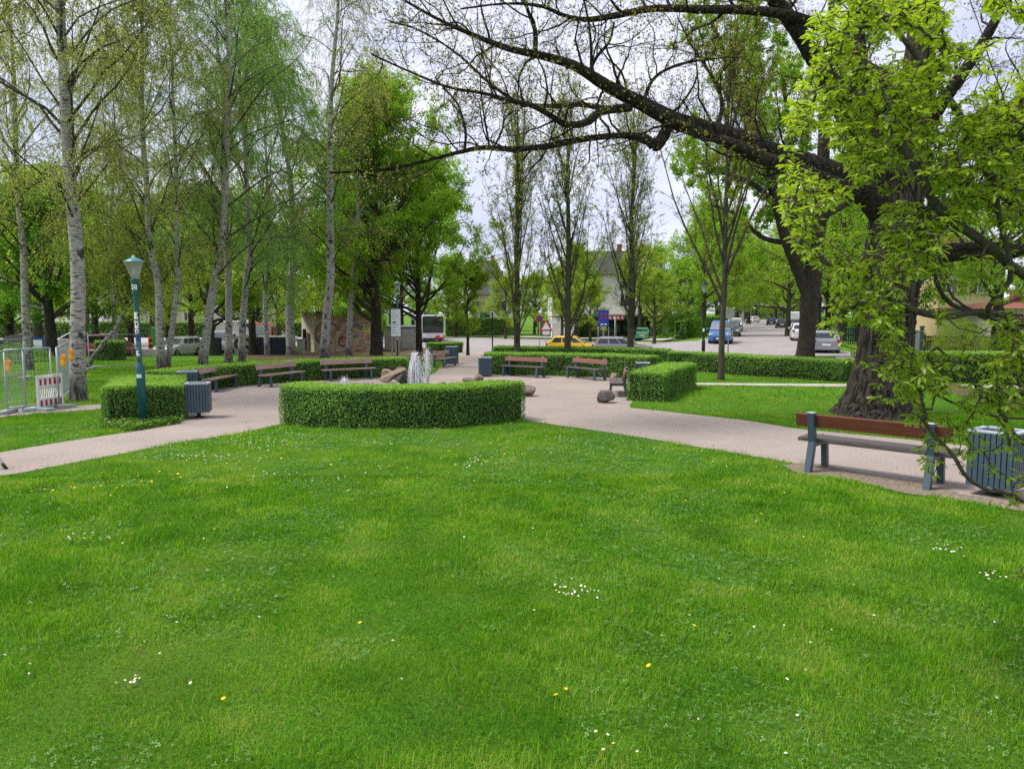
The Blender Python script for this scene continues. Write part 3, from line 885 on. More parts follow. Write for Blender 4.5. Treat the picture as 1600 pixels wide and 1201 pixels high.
def columnar(base, H, r0, label, seed, width=1.25, leaves=9000, zc=.35, group=None, lmat='leaf_poplar', leaf=.055, limbs=34, name='columnar_hornbeam'):
    """narrow upright tree: steep limbs close to the stem"""
    rng = np.random.default_rng(seed)
    zs = np.linspace(0, 1, 8); pts = np.stack([rng.normal(0, .05, 8) * zs, rng.normal(0, .05, 8) * zs, zs * H], 1); pts[0, 2] = -.1
    tr = Acc(); V, Q, S = trunk_tube(np.column_stack([pts, r0 * (1 - zs) ** .7 + .015]), 40, 10, .05, .3, rng); tr.add(V, Q)
    tw = Acc(); lf = Acc()
    pos, tan, t, _ = sample(S[None, :, :3], limbs, zc / H, .85, rng, True)
    az = rng.random(limbs) * 2 * PI; el = R(64) + rng.normal(0, .08, limbs) + .25 * t
    di = np.stack([np.cos(az) * np.cos(el), np.sin(az) * np.cos(el), np.sin(el)], -1)
    L = H * (.20 + .30 * np.clip(1 - t, 0, 1)) * (.75 + .4 * rng.random(limbs)) * width / 1.25
    L1 = batch_paths(pos, di, L, 8, .07, (0, 0, 1), .10, rng)
    a, q = batch_tubes(L1, .012 + .007 * L, np.full(limbs, .006), 5); tw.add(a, q)
    pos, tan, t, _ = sample(L1, 10, .15, 1, rng, True)
    L2 = batch_paths(pos, deviate(tan, R(32) + rng.normal(0, .15, len(pos)), rng), .5 + 1.0 * rng.random(len(pos)), 4, .1, (0, 0, 1), .1, rng)
    a, q = batch_tubes(L2, np.full(len(L2), .010), np.full(len(L2), .004), 3); tw.add(a, q)
    pos, tan, t, _ = sample(L2, 5, .2, 1, rng)
    L3 = batch_paths(pos, deviate(tan, R(40), rng), .18 + .35 * rng.random(len(pos)), 2, .15, (0, 0, 1), .05, rng)
    a, q = batch_tubes(L3, np.full(len(L3), .005), np.full(len(L3), .003), 3); tw.add(a, q)
    k = max(1, int(round(leaves / len(L3))))
    pos, tan, t, _ = sample(L3, k, .2, 1, rng); n = len(pos)
    m = rng.random(n) < np.clip(.5 + 1.2 * (clumpy(pos, 1.6, seed) - .35) + .35 * (1 - pos[:, 2] / H - .5), .05, 1); pos, tan = pos[m], tan[m]; n = len(pos)
    a, q = leaf_quads(pos + rng.normal(0, .03, pos.shape), deviate(tan, R(50), rng), leaf * (.6 + .8 * rng.random(n)), .7, rng, .2)
    lf.add(a, q, np.clip(.45 + .8 * (clumpy(pos, 2.0, seed + 3) - .5) + .2 * rng.normal(0, 1, n), 0, 1))
    return finish(name, base, tr, tw, lf, (M['grey_bark'], M['twig'], M[lmat]), label, 'tree', group)

# ---- hedges: a clipped block of small leaves round a dark twiggy core
def hedge(poly_line, width, h, label, seed, dens=2600, leaf=.032, group='clipped hedges', wav=.055, bare=0.0, name='hedge', thin=1.0, core=True, ztop=None):
    rng = np.random.default_rng(seed)
    C = spline(np.array(poly_line, float), max(12, 6 * len(poly_line))) if len(poly_line) > 2 else np.array([np.array(poly_line[0]) * (1 - t) + np.array(poly_line[1]) * t for t in np.linspace(0, 1, 12)])
    b = np.array([*C.mean(0), 0.0]); b[2] = float(gz(b[0], b[1]))
    T = unit(np.gradient(C, axis=0)); Nn = np.stack([-T[:, 1], T[:, 0]], -1)
    s = np.concatenate([[0], np.cumsum(np.linalg.norm(np.diff(C, axis=0), axis=1))]); Lg = s[-1]
    o = thing(name, b, 0, label, 'hedge', group)
    def pt(u, v, z):   # u along (m), v across (-.5...5), z height
        c = np.stack([np.interp(u, s, C[:, 0]), np.interp(u, s, C[:, 1])], -1)
        n = unit(np.stack([np.interp(u, s, Nn[:, 0]), np.interp(u, s, Nn[:, 1])], -1))
        xy = c + n * (v * width)[:, None]
        return np.column_stack([xy - b[:2], gz(xy[:, 0], xy[:, 1]) - b[2] + z]), n
    # core
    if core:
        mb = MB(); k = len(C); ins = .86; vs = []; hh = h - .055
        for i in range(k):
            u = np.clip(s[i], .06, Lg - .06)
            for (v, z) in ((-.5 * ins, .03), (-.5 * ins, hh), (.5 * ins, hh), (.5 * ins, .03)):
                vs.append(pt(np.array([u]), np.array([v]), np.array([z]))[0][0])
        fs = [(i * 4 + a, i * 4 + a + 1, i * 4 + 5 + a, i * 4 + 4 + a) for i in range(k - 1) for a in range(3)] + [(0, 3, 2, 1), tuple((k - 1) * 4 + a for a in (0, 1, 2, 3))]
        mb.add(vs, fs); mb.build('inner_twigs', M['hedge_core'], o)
    A = {'side': 2 * Lg * h, 'top': Lg * width, 'end': 2 * width * h}
    lf = Acc()
    for key, area in A.items():
        n = int(area * dens * (1.35 if key == 'top' else 1.0))
        jit = np.abs(rng.normal(0, .035, n)) - .02
        bulge = lambda u, z: wav * (fbm(u * 1.0 + 7, z * 1.3 + seed, .55, seed) - .5) * 2
        if key == 'side':
            u = rng.random(n) * Lg; z = h * rng.random(n); sd = np.where(rng.random(n) < .5, -1, 1)
            v = sd * (.5 + (bulge(u + sd * 3, z) - jit) / width)
            p, nn = pt(u, v, z); nr = np.column_stack([nn * sd[:, None], np.full(n, .35)])
            rnd_edge = np.clip((z - h + .07) / .07, 0, 1) * .5
            p = p - np.column_stack([nn * sd[:, None] * (rnd_edge * .06)[:, None], np.zeros(n)])
        elif key == 'top':
            u = rng.random(n) * Lg; v = rng.random(n) - .5
            z = h + bulge(u, v * width) * .8 - jit - .05 * (np.abs(v) * 2) ** 6
            p, nn = pt(u, v, z); nr = np.tile(np.array([0, 0, 1.0]), (n, 1))
        else:
            e = rng.random(n) < .5; v = rng.random(n) - .5; z = h * rng.random(n)
            u = np.where(e, -1, Lg + 1) + np.where(e, 1, -1) * (jit + 1)
            p, nn = pt(np.clip(u, 0, Lg), v, z)
            tt = np.where(e[:, None], -T[0][None], T[-1][None]); p[:, :2] += tt * (-jit)[:, None]
            nr = np.column_stack([tt, np.full(n, .3)])
        kp = rng.random(n) < np.clip(.9 - bare * np.clip(1 - p[:, 2] / (.6 * h), 0, 1) * (fbm(p[:, 0] * 1.0, p[:, 1], .5, seed + 2) * 2), .05, 1)
        p, nr = p[kp], nr[kp]; n = len(p)
        nr = unit(nr + rng.normal(0, .55, (n, 3)))
        d = unit(np.cross(nr, rng.normal(size=(n, 3)))); sd_ = np.cross(nr, d)
        L = leaf * (.6 + .8 * rng.random(n))[:, None]
        V = np.stack([p - d * L * .5, p + sd_ * L * .32, p + d * L * .5, p - sd_ * L * .32], 1).reshape(-1, 3)
        fresh = .70 if key == 'top' else .54  # leaf tone: tops lighter than sides, overhead light put into the colour
        c = np.clip(fresh + .25 * rng.normal(0, 1, n) + .5 * (clumpy(p, .6, seed) - .5) + .22 * np.clip((p[:, 2] - h + .14) / .14, 0, 1), 0, 1)  # upper rim also painted lighter, as if lit from above
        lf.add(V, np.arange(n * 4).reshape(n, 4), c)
    # stray shoots on the top
    n = int(Lg * width * 130); u = rng.random(n) * Lg; v = rng.random(n) - .5
    p, _ = pt(u, v, np.full(n, h - .01)); d = unit(np.column_stack([rng.normal(0, .35, (n, 2)), np.ones(n)]))
    for k in range(4):
        q = p + d * (k * .022 * rng.random(n))[:, None]
        a, qq = leaf_quads(q, deviate(d, R(50), rng), leaf * (.6 + .6 * rng.random(n)), .6, rng)
        lf.add(a, qq, np.clip(.75 + .15 * rng.normal(0, 1, n), 0, 1))
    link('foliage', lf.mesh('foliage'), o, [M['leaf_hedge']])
    return o

def bush(base, r, h, n, leaf, lmat, label, seed, cat='bush', name='bush', group=None):
    rng = np.random.default_rng(seed); o = thing(name, base, 0, label, cat, group)
    st = np.zeros((26, 3)); st[:, :2] = rng.normal(0, r * .22, (26, 2))
    di = unit(np.column_stack([rng.normal(0, .55 * r / h, (26, 2)), np.ones(26)]))
    P = batch_paths(st, di, h * (.6 + .4 * rng.random(26)), 5, .15, rng=rng)
    tw = Acc(); a, q = batch_tubes(P, np.full(26, .018), np.full(26, .005), 4); tw.add(a, q)
    link('stems', tw.mesh('stems'), o, [M['twig']], True)
    v = unit(rng.normal(size=(n, 3))); v[:, 2] = np.abs(v[:, 2])
    lump = .75 + .5 * fbm(v[:, 0] * 2 + 9, v[:, 1] * 2 + v[:, 2] * 2 + 9, .8, seed, 2)
    p = v * np.array([r, r, h]) * (lump * (.55 + .45 * rng.random(n) ** .5))[:, None]; p[:, 2] += .03
    lf = Acc(); a, q = leaf_quads(p, v + rng.normal(0, .6, (n, 3)), leaf * (.6 + .8 * rng.random(n)), .65, rng, .3)
    lf.add(a, q, np.clip(.45 + .25 * rng.normal(0, 1, n) + .7 * (clumpy(p, r * .5, seed) - .5), 0, 1))
    link('foliage', lf.mesh('foliage'), o, [M[lmat]])
    return o
# ------------------------------------------------------------------ birches
B = birch
B([(122, 626), (122, 540), (121, 450), (118, 380), (111, 300), (104, 200), (98, 100), (95, 0)], 19.5, .185, 'thick white birch trunk beside the red and white barrier board', 1, H=17, zc=4.4, spread=.95, dens=1.25, nl=22, twigs=9, leaf=.034)
B([(45, 577), (40, 480), (36, 400), (30, 330), (26, 250), (20, 120)], 30, .15, 'birch standing behind the mesh fence panel, at the edge of the picture', 2, H=17, zc=4, spread=1.2)
B([(252, 582), (251, 500), (247, 440), (235, 380), (226, 300), (222, 200)], 29, .145, 'thicker twin birch stem just beside the teal lamp post, bending away from its slimmer twin', 3, H=16, zc=3.2, spread=1.1)
B([(260, 579), (271, 510), (278, 430), (277, 360), (275, 280), (272, 150)], 29.4, .10, 'slim twin birch stem leaning out of the same root as the thicker one', 4, H=15, zc=3.4, dens=.75)
B([(315, 577), (329, 480), (344, 400), (350, 330), (352, 240), (358, 120)], 30, .17, 'birch leaning to one side behind the double bench with fresh green leaves', 5, H=17, zc=2.8, lmat='leaf_birch_green', spread=1.25, nl=25, leaf=.042)
B([(357, 569), (357, 480), (354, 400), (351, 330), (346, 240)], 34, .155, 'upright birch with dark foot, first of the close pair before the navy container', 6, H=17, zc=3, lmat='leaf_birch_green', spread=1.2, nl=22)
B([(377, 570), (380, 500), (386, 430), (390, 380), (386, 300)], 34.6, .15, 'birch with a bend at mid height, second of the close pair before the navy container', 7, H=16, zc=3, lmat='leaf_birch_green', spread=1.1, nl=22)
B([(455, 551), (452, 480), (457, 400), (455, 300)], 46, .27, 'dark stemmed weeping birch with a leafy shrub at its foot beside the mural hut', 8, H=18, zc=2.2, lmat='leaf_birch_green', spread=1.5, nl=27, leaf=.06, twigs=9, droop=1.2)
B([(506, 562), (511, 500), (516, 430), (515, 330), (516, 230), (518, 130), (526, 40), (530, -40)], 36, .215, 'tall slender birch with a bare pale stem in front of the mural hut', 9, H=19, zc=4.2, dens=.9, nl=12, spread=1.05)
B([(545, 556), (548, 480), (556, 400), (560, 300)], 48, .2, 'birch with olive hanging twigs behind the mural hut roof', 12, H=16, zc=2.6, spread=1.7, nl=27, leaf=.06, droop=1.3, twigs=9)
B([(132, 578), (160, 540), (185, 505), (203, 465)], 31, .085, 'small dark tree leaning far over in front of the red car', 10, H=4.8, zc=2.2, dens=1.6, spread=.75, nl=22, name='leaning_tree', group='small trees', leaf=.05)

B([(-62, 600), (-58, 450), (-50, 250), (-40, 60)], 24, .2, 'birch outside the picture whose twigs hang in at its edge', 13, H=17, zc=4, spread=1.3)
B([(182, 566), (178, 480), (170, 380), (176, 280)], 42, .15, 'birch far behind the lamp post with yellow olive twigs', 14, H=15, zc=2.4, spread=1.5, leaf=.055)
B([(418, 560), (414, 470), (420, 380), (418, 280)], 41, .13, 'slender birch between the close pair and the dark stemmed one', 16, H=16, zc=2.4, lmat='leaf_birch_green', spread=1.5, leaf=.055)

# ------------------------------------------------------------------ broad trees
leafy('maple_tree', onground(588, 50), 17.6, 2.4, 6.3, .36, 165000, .125, 'leaf_maple', 'dark_bark', 'big round crowned maple with dark stem beside the mural hut', 21, 'maples by the kiosk', limbs=44, tint=-.03, shape=.45)
leafy('maple_tree', onground(655, 54), 14.0, 2.7, 6.0, .22, 185000, .125, 'leaf_maple', 'dark_bark', 'smaller bright green maple behind the white notice board', 22, 'maples by the kiosk', limbs=40, tint=.10, shape=.45)
leafy('street_tree', onground(731, 56), 7.0, 2.0, 1.9, .10, 26000, .09, 'leaf_yellow', 'grey_bark', 'young pale stemmed tree where the back path meets the street', 23, 'street trees', limbs=18, shape=.7)
leafy('dark_tree', onground(80, 41), 8.2, 1.9, 3.6, .3, 65000, .10, 'leaf_dark', 'dark_bark', 'dense dark green low tree behind the white birch trunk', 24, 'trees round the parking lot', limbs=26)

for px, H, s, lab in ((808, 11.8, 31, 'narrow upright tree nearest the back path behind the benches'),
                      (887, 12.2, 32, 'narrow upright tree in front of the yellow car'),
                      (985, 11.6, 33, 'narrow upright tree in front of the grey estate car')):
    columnar(onground(px, 36), H, .14, lab, s, width=1.12, leaves=32000, group='narrow upright trees behind the benches')
columnar(onground(1128, 25.6), 11.5, .088, 'slim young tree on the lawn before the long hedge', 34, width=1.5, leaves=16000, zc=2.3, limbs=22, name='young_tree', group='young lawn trees', lmat='leaf_oakbud')

# the forked street maple before the parked silver car
def limbs_tree(name, base, limb_px, label, seed, bark, lmat, leaf, nleaf, n2, n3, group=None, L2=(.8, 2.2), L3=(.3, .9), wig=.2, flare=.22, lim_t=.3, bud=False, sides=12, up=.05, n4=0, n5=3):
    rng = np.random.default_rng(seed)
    o = thing(name, base, 0, label, 'tree', group); base = np.array(base, float)
    tr = Acc(); tw = Acc(); lf = Acc(); paths = []; rads = []
    for i, lb in enumerate(limb_px):
        pts = np.array([[*at(px, py, d), w_ * d / F / 2] for px, py, d, w_ in lb]); pts[:, :3] -= base
        if i == 0: pts[0, 2] = -.12
        n = max(16, int(10 * len(lb)))
        V, Qd, S = trunk_tube(pts, n, sides + (10 if i == 0 else 0), .05 if i == 0 else .07, flare if i == 0 else 0, rng)
        (tr if i == 0 else tw).add(V, Qd)
        S2 = spline(S, 30); paths.append(S2[:, :3]); rads.append(S2[:, 3])
    P = np.array(paths[1:]); RR = np.array(rads[1:])
    lens = np.linalg.norm(np.diff(P, axis=1), axis=2).sum(1)
    ps, ts, rs = [], [], []
    for p, r, L in zip(P, RR, lens):
        k = int(n2 * L) + 2
        pos, tan, t, _ = sample(p[None], k, lim_t, 1, rng, True); ps.append(pos); ts.append(tan); rs.append(np.interp(t, np.linspace(0, 1, 30), r))
    pos = np.concatenate(ps); tan = np.concatenate(ts); rr = np.concatenate(rs); n = len(pos)
    La = L2[0] + (L2[1] - L2[0]) * rng.random(n) ** 1.3
    A = batch_paths(pos, deviate(tan, R(52) + rng.normal(0, .25, n), rng) + np.array([0, 0, .15]), La, 9, wig, (0, 0, 1), up, rng)
    r2 = np.minimum(rr * .5, .008 + .012 * La)
    a, q = batch_tubes(A, r2, np.full(n, .0045), 5); tw.add(a, q)
    pos, tan, t, pi_ = sample(A, n3, .15, 1, rng, True)
    Bp = batch_paths(pos, deviate(tan, R(50) + rng.normal(0, .25, len(pos)), rng), L3[0] + (L3[1] - L3[0]) * rng.random(len(pos)), 6, wig * 1.1, (0, 0, 1), up, rng)
    a, q = batch_tubes(Bp, np.full(len(Bp), .0046), np.full(len(Bp), .0026), 3); tw.add(a, q)
    tips = Bp
    pos, tan, t, _ = sample(Bp, n5, .2, 1, rng)
    Cp = batch_paths(pos, deviate(tan, R(50), rng), .08 + .25 * rng.random(len(pos)), 3, .25, rng=rng)
    a, q = batch_tubes(Cp, np.full(len(Cp), .0028), np.full(len(Cp), .0018), 3); tw.add(a, q)
    k = max(1, int(round(nleaf / len(Cp))))
    pos, tan, t, _ = sample(Cp, k, .5 if bud else .1, 1, rng); n = len(pos)
    m = rng.random(n) < np.clip(.35 + 1.8 * (clumpy(pos, 2.2, seed) - .32), .03, 1); pos, tan = pos[m], tan[m]; n = len(pos)
    a, q = leaf_quads(pos + rng.normal(0, leaf * .5, pos.shape), deviate(tan, R(55), rng), leaf * (.5 + .9 * rng.random(n)), .6, rng, .2)
    lf.add(a, q, np.clip(.45 + .8 * (clumpy(pos, 2.4, seed + 4) - .5) + .22 * rng.normal(0, 1, n), 0, 1))
    link('trunk', tr.mesh('trunk'), o, [M[bark]], True)
    link('limbs', tw.mesh('limbs'), o, [M.get(bark + '_limb', M[bark])], True)
    link('crown', lf.mesh('crown'), o, [M[lmat]])
    return o

Yb = 42
limbs_tree('forked_maple', onground(1259, Yb), [
    [(1257, 562, Yb, 27), (1261, 520, Yb, 25), (1264, 480, Yb, 27), (1270, 430, Yb, 27), (1277, 370, Yb, 23), (1284, 300, Yb, 20), (1288, 200, Yb, 17), (1292, 100, Yb, 14), (1300, 0, Yb, 9)],
    [(1262, 462, Yb, 20), (1246, 420, Yb, 18), (1228, 375, Yb - .4, 16), (1212, 315, Yb - .8, 14), (1197, 255, Yb - 1, 15), (1165, 165, Yb - 1.4, 12), (1135, 95, Yb - 1.5, 9), (1110, 30, Yb - 1.5, 6)],
    [(1215, 325, Yb - .7, 10), (1180, 290, Yb - 1.6, 8), (1130, 270, Yb - 2.4, 6), (1080, 250, Yb - 3, 4)],
    [(1278, 360, Yb, 14), (1310, 300, Yb - 1, 11), (1345, 240, Yb - 2, 8), (1370, 160, Yb - 2.5, 5)],
    [(1270, 420, Yb, 12), (1240, 330, Yb + 2, 10), (1235, 220, Yb + 3, 8), (1220, 100, Yb + 4, 5)],
    [(1280, 340, Yb, 12), (1320, 320, Yb + 2, 9), (1370, 280, Yb + 3, 6), (1420, 260, Yb + 3.5, 4)],
    [(1230, 380, Yb, 9), (1190, 370, Yb + 1, 7), (1150, 335, Yb + 1, 5), (1110, 320, Yb + 1.5, 3)],
    [(1196, 255, Yb - 1, 10), (1190, 180, Yb + .5, 8), (1180, 90, Yb + 1.2, 6), (1185, 10, Yb + 1.5, 4)],
    [(1290, 170, Yb, 10), (1330, 90, Yb + 1, 7), (1360, 10, Yb + 2, 5)]],
    'dark forked tree standing before the parked silver hatchback', 41, 'dark_bark', 'leaf_maple', .12, 210000, 2.0, 9, 'street trees', L2=(1.2, 3.2), L3=(.4, 1.2), wig=.16)

# ------------------------------------------------------------------ the old oak
D = 16.9
OAK = [
    [(1372, 652, D, 122), (1376, 615, D, 98), (1382, 560, D, 84), (1388, 500, D, 78), (1393, 440, D, 82), (1398, 380, D, 84), (1402, 330, D, 74), (1412, 270, D, 62), (1428, 170, D, 50), (1440, 60, D, 42), (1450, -60, D, 34), (1450, -220, D, 20), (1440, -380, D, 6)],
    [(1398, 350, D, 46.4), (1350, 296, D - .3, 43), (1300, 272, D - .6, 39.6), (1255, 256, D - .8, 37), (1200, 237, D - 1, 32.7), (1130, 210, D - 1.2, 29.2), (1060, 190, D - 1.3, 25.8), (1000, 160, D - 1.4, 21.5), (950, 135, D - 1.4, 18.9), (900, 104, D - 1.5, 14.6), (850, 88, D - 1.5, 12), (795, 76, D - 1.5, 9.5), (740, 55, D - 1.5, 6.9), (690, 33, D - 1.6, 5.2), (630, 0, D - 1.6, 3.4)],
    [(1335, 300, D - .6, 25.8), (1260, 272, D - 1.4, 24.1), (1200, 250, D - 1.7, 21.5), (1140, 224, D - 1.6, 17.2), (1080, 200, D - 1.5, 13.8), (1045, 188, D - 1.4, 12)],
    [(1046, 192, D - 1.35, 17.2), (1036, 214, D - 1.4, 17.2), (1022, 226, D - 1.5, 17.2), (1004, 214, D - 1.5, 11.2), (960, 212, D - 1.5, 8.6), (900, 219, D - 1.6, 8.6), (850, 229, D - 1.7, 7.7), (800, 233, D - 1.8, 6.9), (755, 231, D - 1.9, 6), (720, 237, D - 2, 5.2), (680, 247, D - 2, 4.3), (620, 262, D - 2, 3.4), (560, 268, D - 2.1, 2.6), (515, 270, D - 2.1, 1.7)],
    [(985, 168, D - 1.4, 13.8), (940, 175, D - 1.7, 12), (915, 192, D - 1.9, 11.2), (885, 195, D - 2, 10.3), (862, 182, D - 2.1, 8.6), (830, 165, D - 2.2, 7.7), (795, 157, D - 2.3, 6.9), (755, 146, D - 2.3, 5.2), (700, 136, D - 2.4, 4.3), (640, 112, D - 2.4, 3.4), (580, 85, D - 2.5, 2.6)],
    [(960, 172, D - 1.5, 8.6), (905, 164, D - 1.2, 7.7), (860, 166, D - 1, 6.9), (810, 160, D - .9, 5.2), (765, 130, D - .8, 4.3), (715, 85, D - .7, 3.4), (660, 50, D - .6, 2.6), (600, 30, D - .6, 1.7)],
    [(1400, 345, D, 41.3), (1352, 240, D - .2, 34.4), (1300, 140, D - .4, 29.2), (1255, 60, D - .5, 25.8), (1215, 5, D - .6, 22.4), (1170, -60, D - .7, 17.2), (1100, -140, D - .8, 10.3), (1040, -200, D - .8, 5.2)],
    [(1290, 46, D - .2, 15.5), (1240, 26, D - .8, 14.6), (1180, 17, D - 1.1, 13.8), (1100, 15, D - 1.2, 12), (1020, 14, D - 1.3, 10.3), (965, 24, D - 1.3, 9.5), (915, 31, D - 1.4, 7.7), (880, 24, D - 1.4, 6), (845, 10, D - 1.5, 5.2), (790, 6, D - 1.5, 3.4), (720, 14, D - 1.5, 2.6)],
    [(1402, 330, D, 34.4), (1372, 240, D + .4, 29.2), (1350, 150, D + .6, 25.8), (1340, 60, D + .8, 21.5), (1332, -40, D + 1, 15.5), (1320, -160, D + 1.2, 6.9)],
    [(1410, 360, D, 48.2), (1460, 340, D - .3, 43), (1520, 312, D - .5, 39.6), (1600, 272, D - .8, 34.4), (1700, 215, D - 1, 27.5), (1820, 150, D - 1.2, 17.2), (1940, 100, D - 1.4, 6.9)],
    [(1405, 420, D, 31), (1450, 402, D + .3, 29.2), (1500, 394, D + .5, 28.4), (1560, 392, D + .6, 27.5), (1620, 384, D + .7, 24.9), (1740, 360, D + .9, 17.2), (1860, 345, D + 1.1, 7.7)],
    [(1412, 320, D, 31), (1470, 270, D + .5, 25.8), (1530, 215, D + .8, 21.5), (1600, 150, D + 1, 17.2), (1690, 70, D + 1.3, 10.3), (1780, -20, D + 1.6, 4.3)],
    [(1420, 240, D, 22.4), (1480, 150, D - .6, 18.9), (1540, 60, D - 1, 15.5), (1590, -40, D - 1.4, 10.3), (1640, -140, D - 1.6, 4.3)],
    [(726, 235, D - 2, 4.3), (727, 205, D - 2, 3.9), (716, 165, D - 1.9, 3.4), (700, 145, D - 1.9, 2.6), (680, 122, D - 1.8, 1.7)],
    [(765, 231, D - 1.9, 3.4), (758, 190, D - 1.9, 3), (752, 150, D - 1.8, 2.6), (750, 110, D - 1.8, 1.7)],
    [(772, 230, D - 1.9, 3.4), (784, 205, D - 1.8, 3), (790, 184, D - 1.8, 2.6), (806, 172, D - 1.7, 1.7)],
    [(836, 88, D - 1.5, 7.7), (836, 50, D - 1.4, 6.9), (826, 20, D - 1.4, 5.2), (812, -20, D - 1.3, 3.4)],
    [(918, 118, D - 1.4, 6), (932, 90, D - 1.2, 5.2), (952, 65, D - 1.1, 4.3), (960, 35, D - 1, 2.6)],
    [(1120, 205, D - 1.2, 7.7), (1128, 160, D - .6, 6), (1112, 120, D - .2, 4.3), (1080, 70, D, 3.4), (1060, 30, D, 1.7)],
    [(1005, 160, D - 1.4, 6), (1020, 125, D - 1.2, 5.2), (1050, 105, D - 1, 4.3), (1090, 95, D - .8, 3.4), (1140, 90, D - .6, 1.7)]]
limbs_tree('oak_tree', onground(1374, D), OAK, 'old oak with a massive ridged trunk and long crooked boughs behind the single bench', 42, 'oak_bark', 'leaf_oakbud', .048, 34000, 3.3, 9, L2=(.6, 2.4), L3=(.2, .75), wig=.24, flare=.30, lim_t=.16, bud=True, sides=10, up=.02, n5=4)

# ------------------------------------------------------------------ young oak with fresh lobed leaves
def young_oak():
    rng = np.random.default_rng(5)
    base = np.array([4.15, 4.9, 0.0]); o = thing('young_oak', base, 0, 'young oak with bright fresh lobed leaves reaching into the picture over the bench', 'tree')
    def tk(z): return np.array([4.15 + .03 * z, 4.9, z])
    limbs = [
        ([(4.15, 4.9, -.1), (4.17, 4.9, .8), (4.2, 4.88, 1.8), (4.25, 4.9, 3.0), (4.3, 4.95, 4.2), (4.3, 5.0, 5.6)], None),
        (None, [(1600, 692, 4.75), (1565, 645, 4.65), (1530, 608, 4.55), (1495, 575, 4.5), (1465, 542, 4.45)], .85),
        (None, [(1640, 668, 4.9), (1562, 652, 4.9), (1500, 634, 4.9), (1450, 608, 4.85), (1405, 580, 4.8)], 1.0),
        (None, [(1600, 783, 4.3), (1545, 766, 4.25), (1510, 744, 4.2), (1490, 712, 4.2), (1462, 682, 4.2), (1442, 655, 4.2)], .55),
        (None, [(1600, 506, 4.6), (1530, 488, 4.5), (1480, 495, 4.45), (1432, 486, 4.4), (1395, 466, 4.35), (1365, 428, 4.3), (1350, 395, 4.3)], 1.7),
        (None, [(1600, 560, 5.0), (1545, 500, 4.9), (1480, 470, 4.8), (1455, 410, 4.75), (1436, 330, 4.7), (1405, 250, 4.65)], 1.5),
        (None, [(1620, 440, 4.4), (1540, 380, 4.3), (1470, 330, 4.3), (1430, 260, 4.3), (1390, 200, 4.3), (1350, 150, 4.3)], 2.1),
        (None, [(1610, 330, 4.8), (1540, 260, 4.7), (1500, 180, 4.7), (1440, 100, 4.7), (1390, 30, 4.7), (1360, -30, 4.7)], 2.6),
        (None, [(1620, 230, 4.4), (1560, 130, 4.4), (1530, 40, 4.4), (1500, -40, 4.4)], 3.0),
        (None, [(1560, 505, 4.5), (1580, 430, 4.3), (1560, 330, 4.2), (1550, 230, 4.2)], 1.9),
        (None, [(1530, 490, 4.5), (1475, 420, 4.4), (1452, 330, 4.4), (1450, 200, 4.4)], 1.9)]
    nodes, par, fixed = [], [], []
    tr_nodes = spline(limbs[0][0], 30)
    for i, p in enumerate(tr_nodes): nodes.append(p); par.append(i - 1)
    for _, pl, z0 in limbs[1:]:
        j = int(np.argmin(np.abs(tr_nodes[:, 2] - z0)))
        pts = [tr_nodes[j]] + [at(*q) for q in pl]
        S = spline(pts, 22)[1:]; pr = j
        for p in S: nodes.append(p); par.append(pr); pr = len(nodes) - 1
    # where leaf clusters sit
    dense = [(1300, -30), (1640, -30), (1640, 640), (1560, 640), (1480, 600), (1420, 640), (1385, 590), (1345, 560), (1305, 535), (1298, 470), (1310, 440), (1250, 400), (1222, 320), (1228, 190), (1240, 140), (1275, 90), (1262, 55)]
    T = []
    while len(T) < 3100:
        px, py = 1220 + 420 * rng.random(), -30 + 680 * rng.random()
        if not pip(np.array([px]), np.array([py]), dense)[0]: continue
        # thinner over the trunk and in the lower right
        if fbm(np.array([px]), np.array([py]), 75, 4, 2)[0] < .34 + .10 * rng.random(): continue
        T.append(at(px, py, 3.95 + 1.15 * rng.random()))
    for _ in range(170):   # the veil of leaves before the old trunk
        T.append(at(rng.uniform(1325, 1485), rng.uniform(-10, 380), 3.95 + 1.0 * rng.random()))
    for _ in range(260):
        T.append(at(rng.uniform(1440, 1610), rng.uniform(60, 640), 3.95 + 1.1 * rng.random()))
    for px, py in [(1310, 520), (1335, 545), (1355, 568), (1440, 622), (1402, 606), (1425, 648), (1460, 682), (1442, 716), (1452, 728), (1475, 690), (1508, 622), (1540, 690), (1555, 735), (1582, 770), (1592, 640), (1512, 662),
                   (1490, 668), (1420, 660), (1445, 640), (1480, 650), (1525, 700), (1500, 700), (1575, 700), (1598, 745), (1595, 890), (1600, 760), (1560, 655), (1535, 640), (1470, 610), (1385, 625), (1415, 590), (1600, 600),
                   (1552, 612), (1395, 560), (1370, 600), (1290, 505), (1460, 655), (1500, 680), (1520, 655), (1590, 715), (1570, 670), (1430, 700)]:
        T.append(at(px, py, 4.1 + .5 * rng.random()))
        for _ in range(2): T.append(at(px + rng.normal(0, 15), py + rng.normal(0, 11), 4.1 + .5 * rng.random()))
    for _ in range(190):   # the part of the crown outside the frame
        a = rng.random() * 2 * PI; r = 1.5 * rng.random() ** .5; z = 1.4 + 4.8 * rng.random()
        p = np.array([4.9 + r * math.cos(a) * .9, 5.0 + r * math.sin(a), z])
        if (p[0] / p[1]) > .70 or z > 4.75: T.append(p)
    T = np.array(T); left = np.ones(len(T), bool); tips = []
    ND = np.array(nodes)
    dist = np.linalg.norm(T[:, None] - ND[None], axis=2); best = dist.argmin(1); bd = dist.min(1)
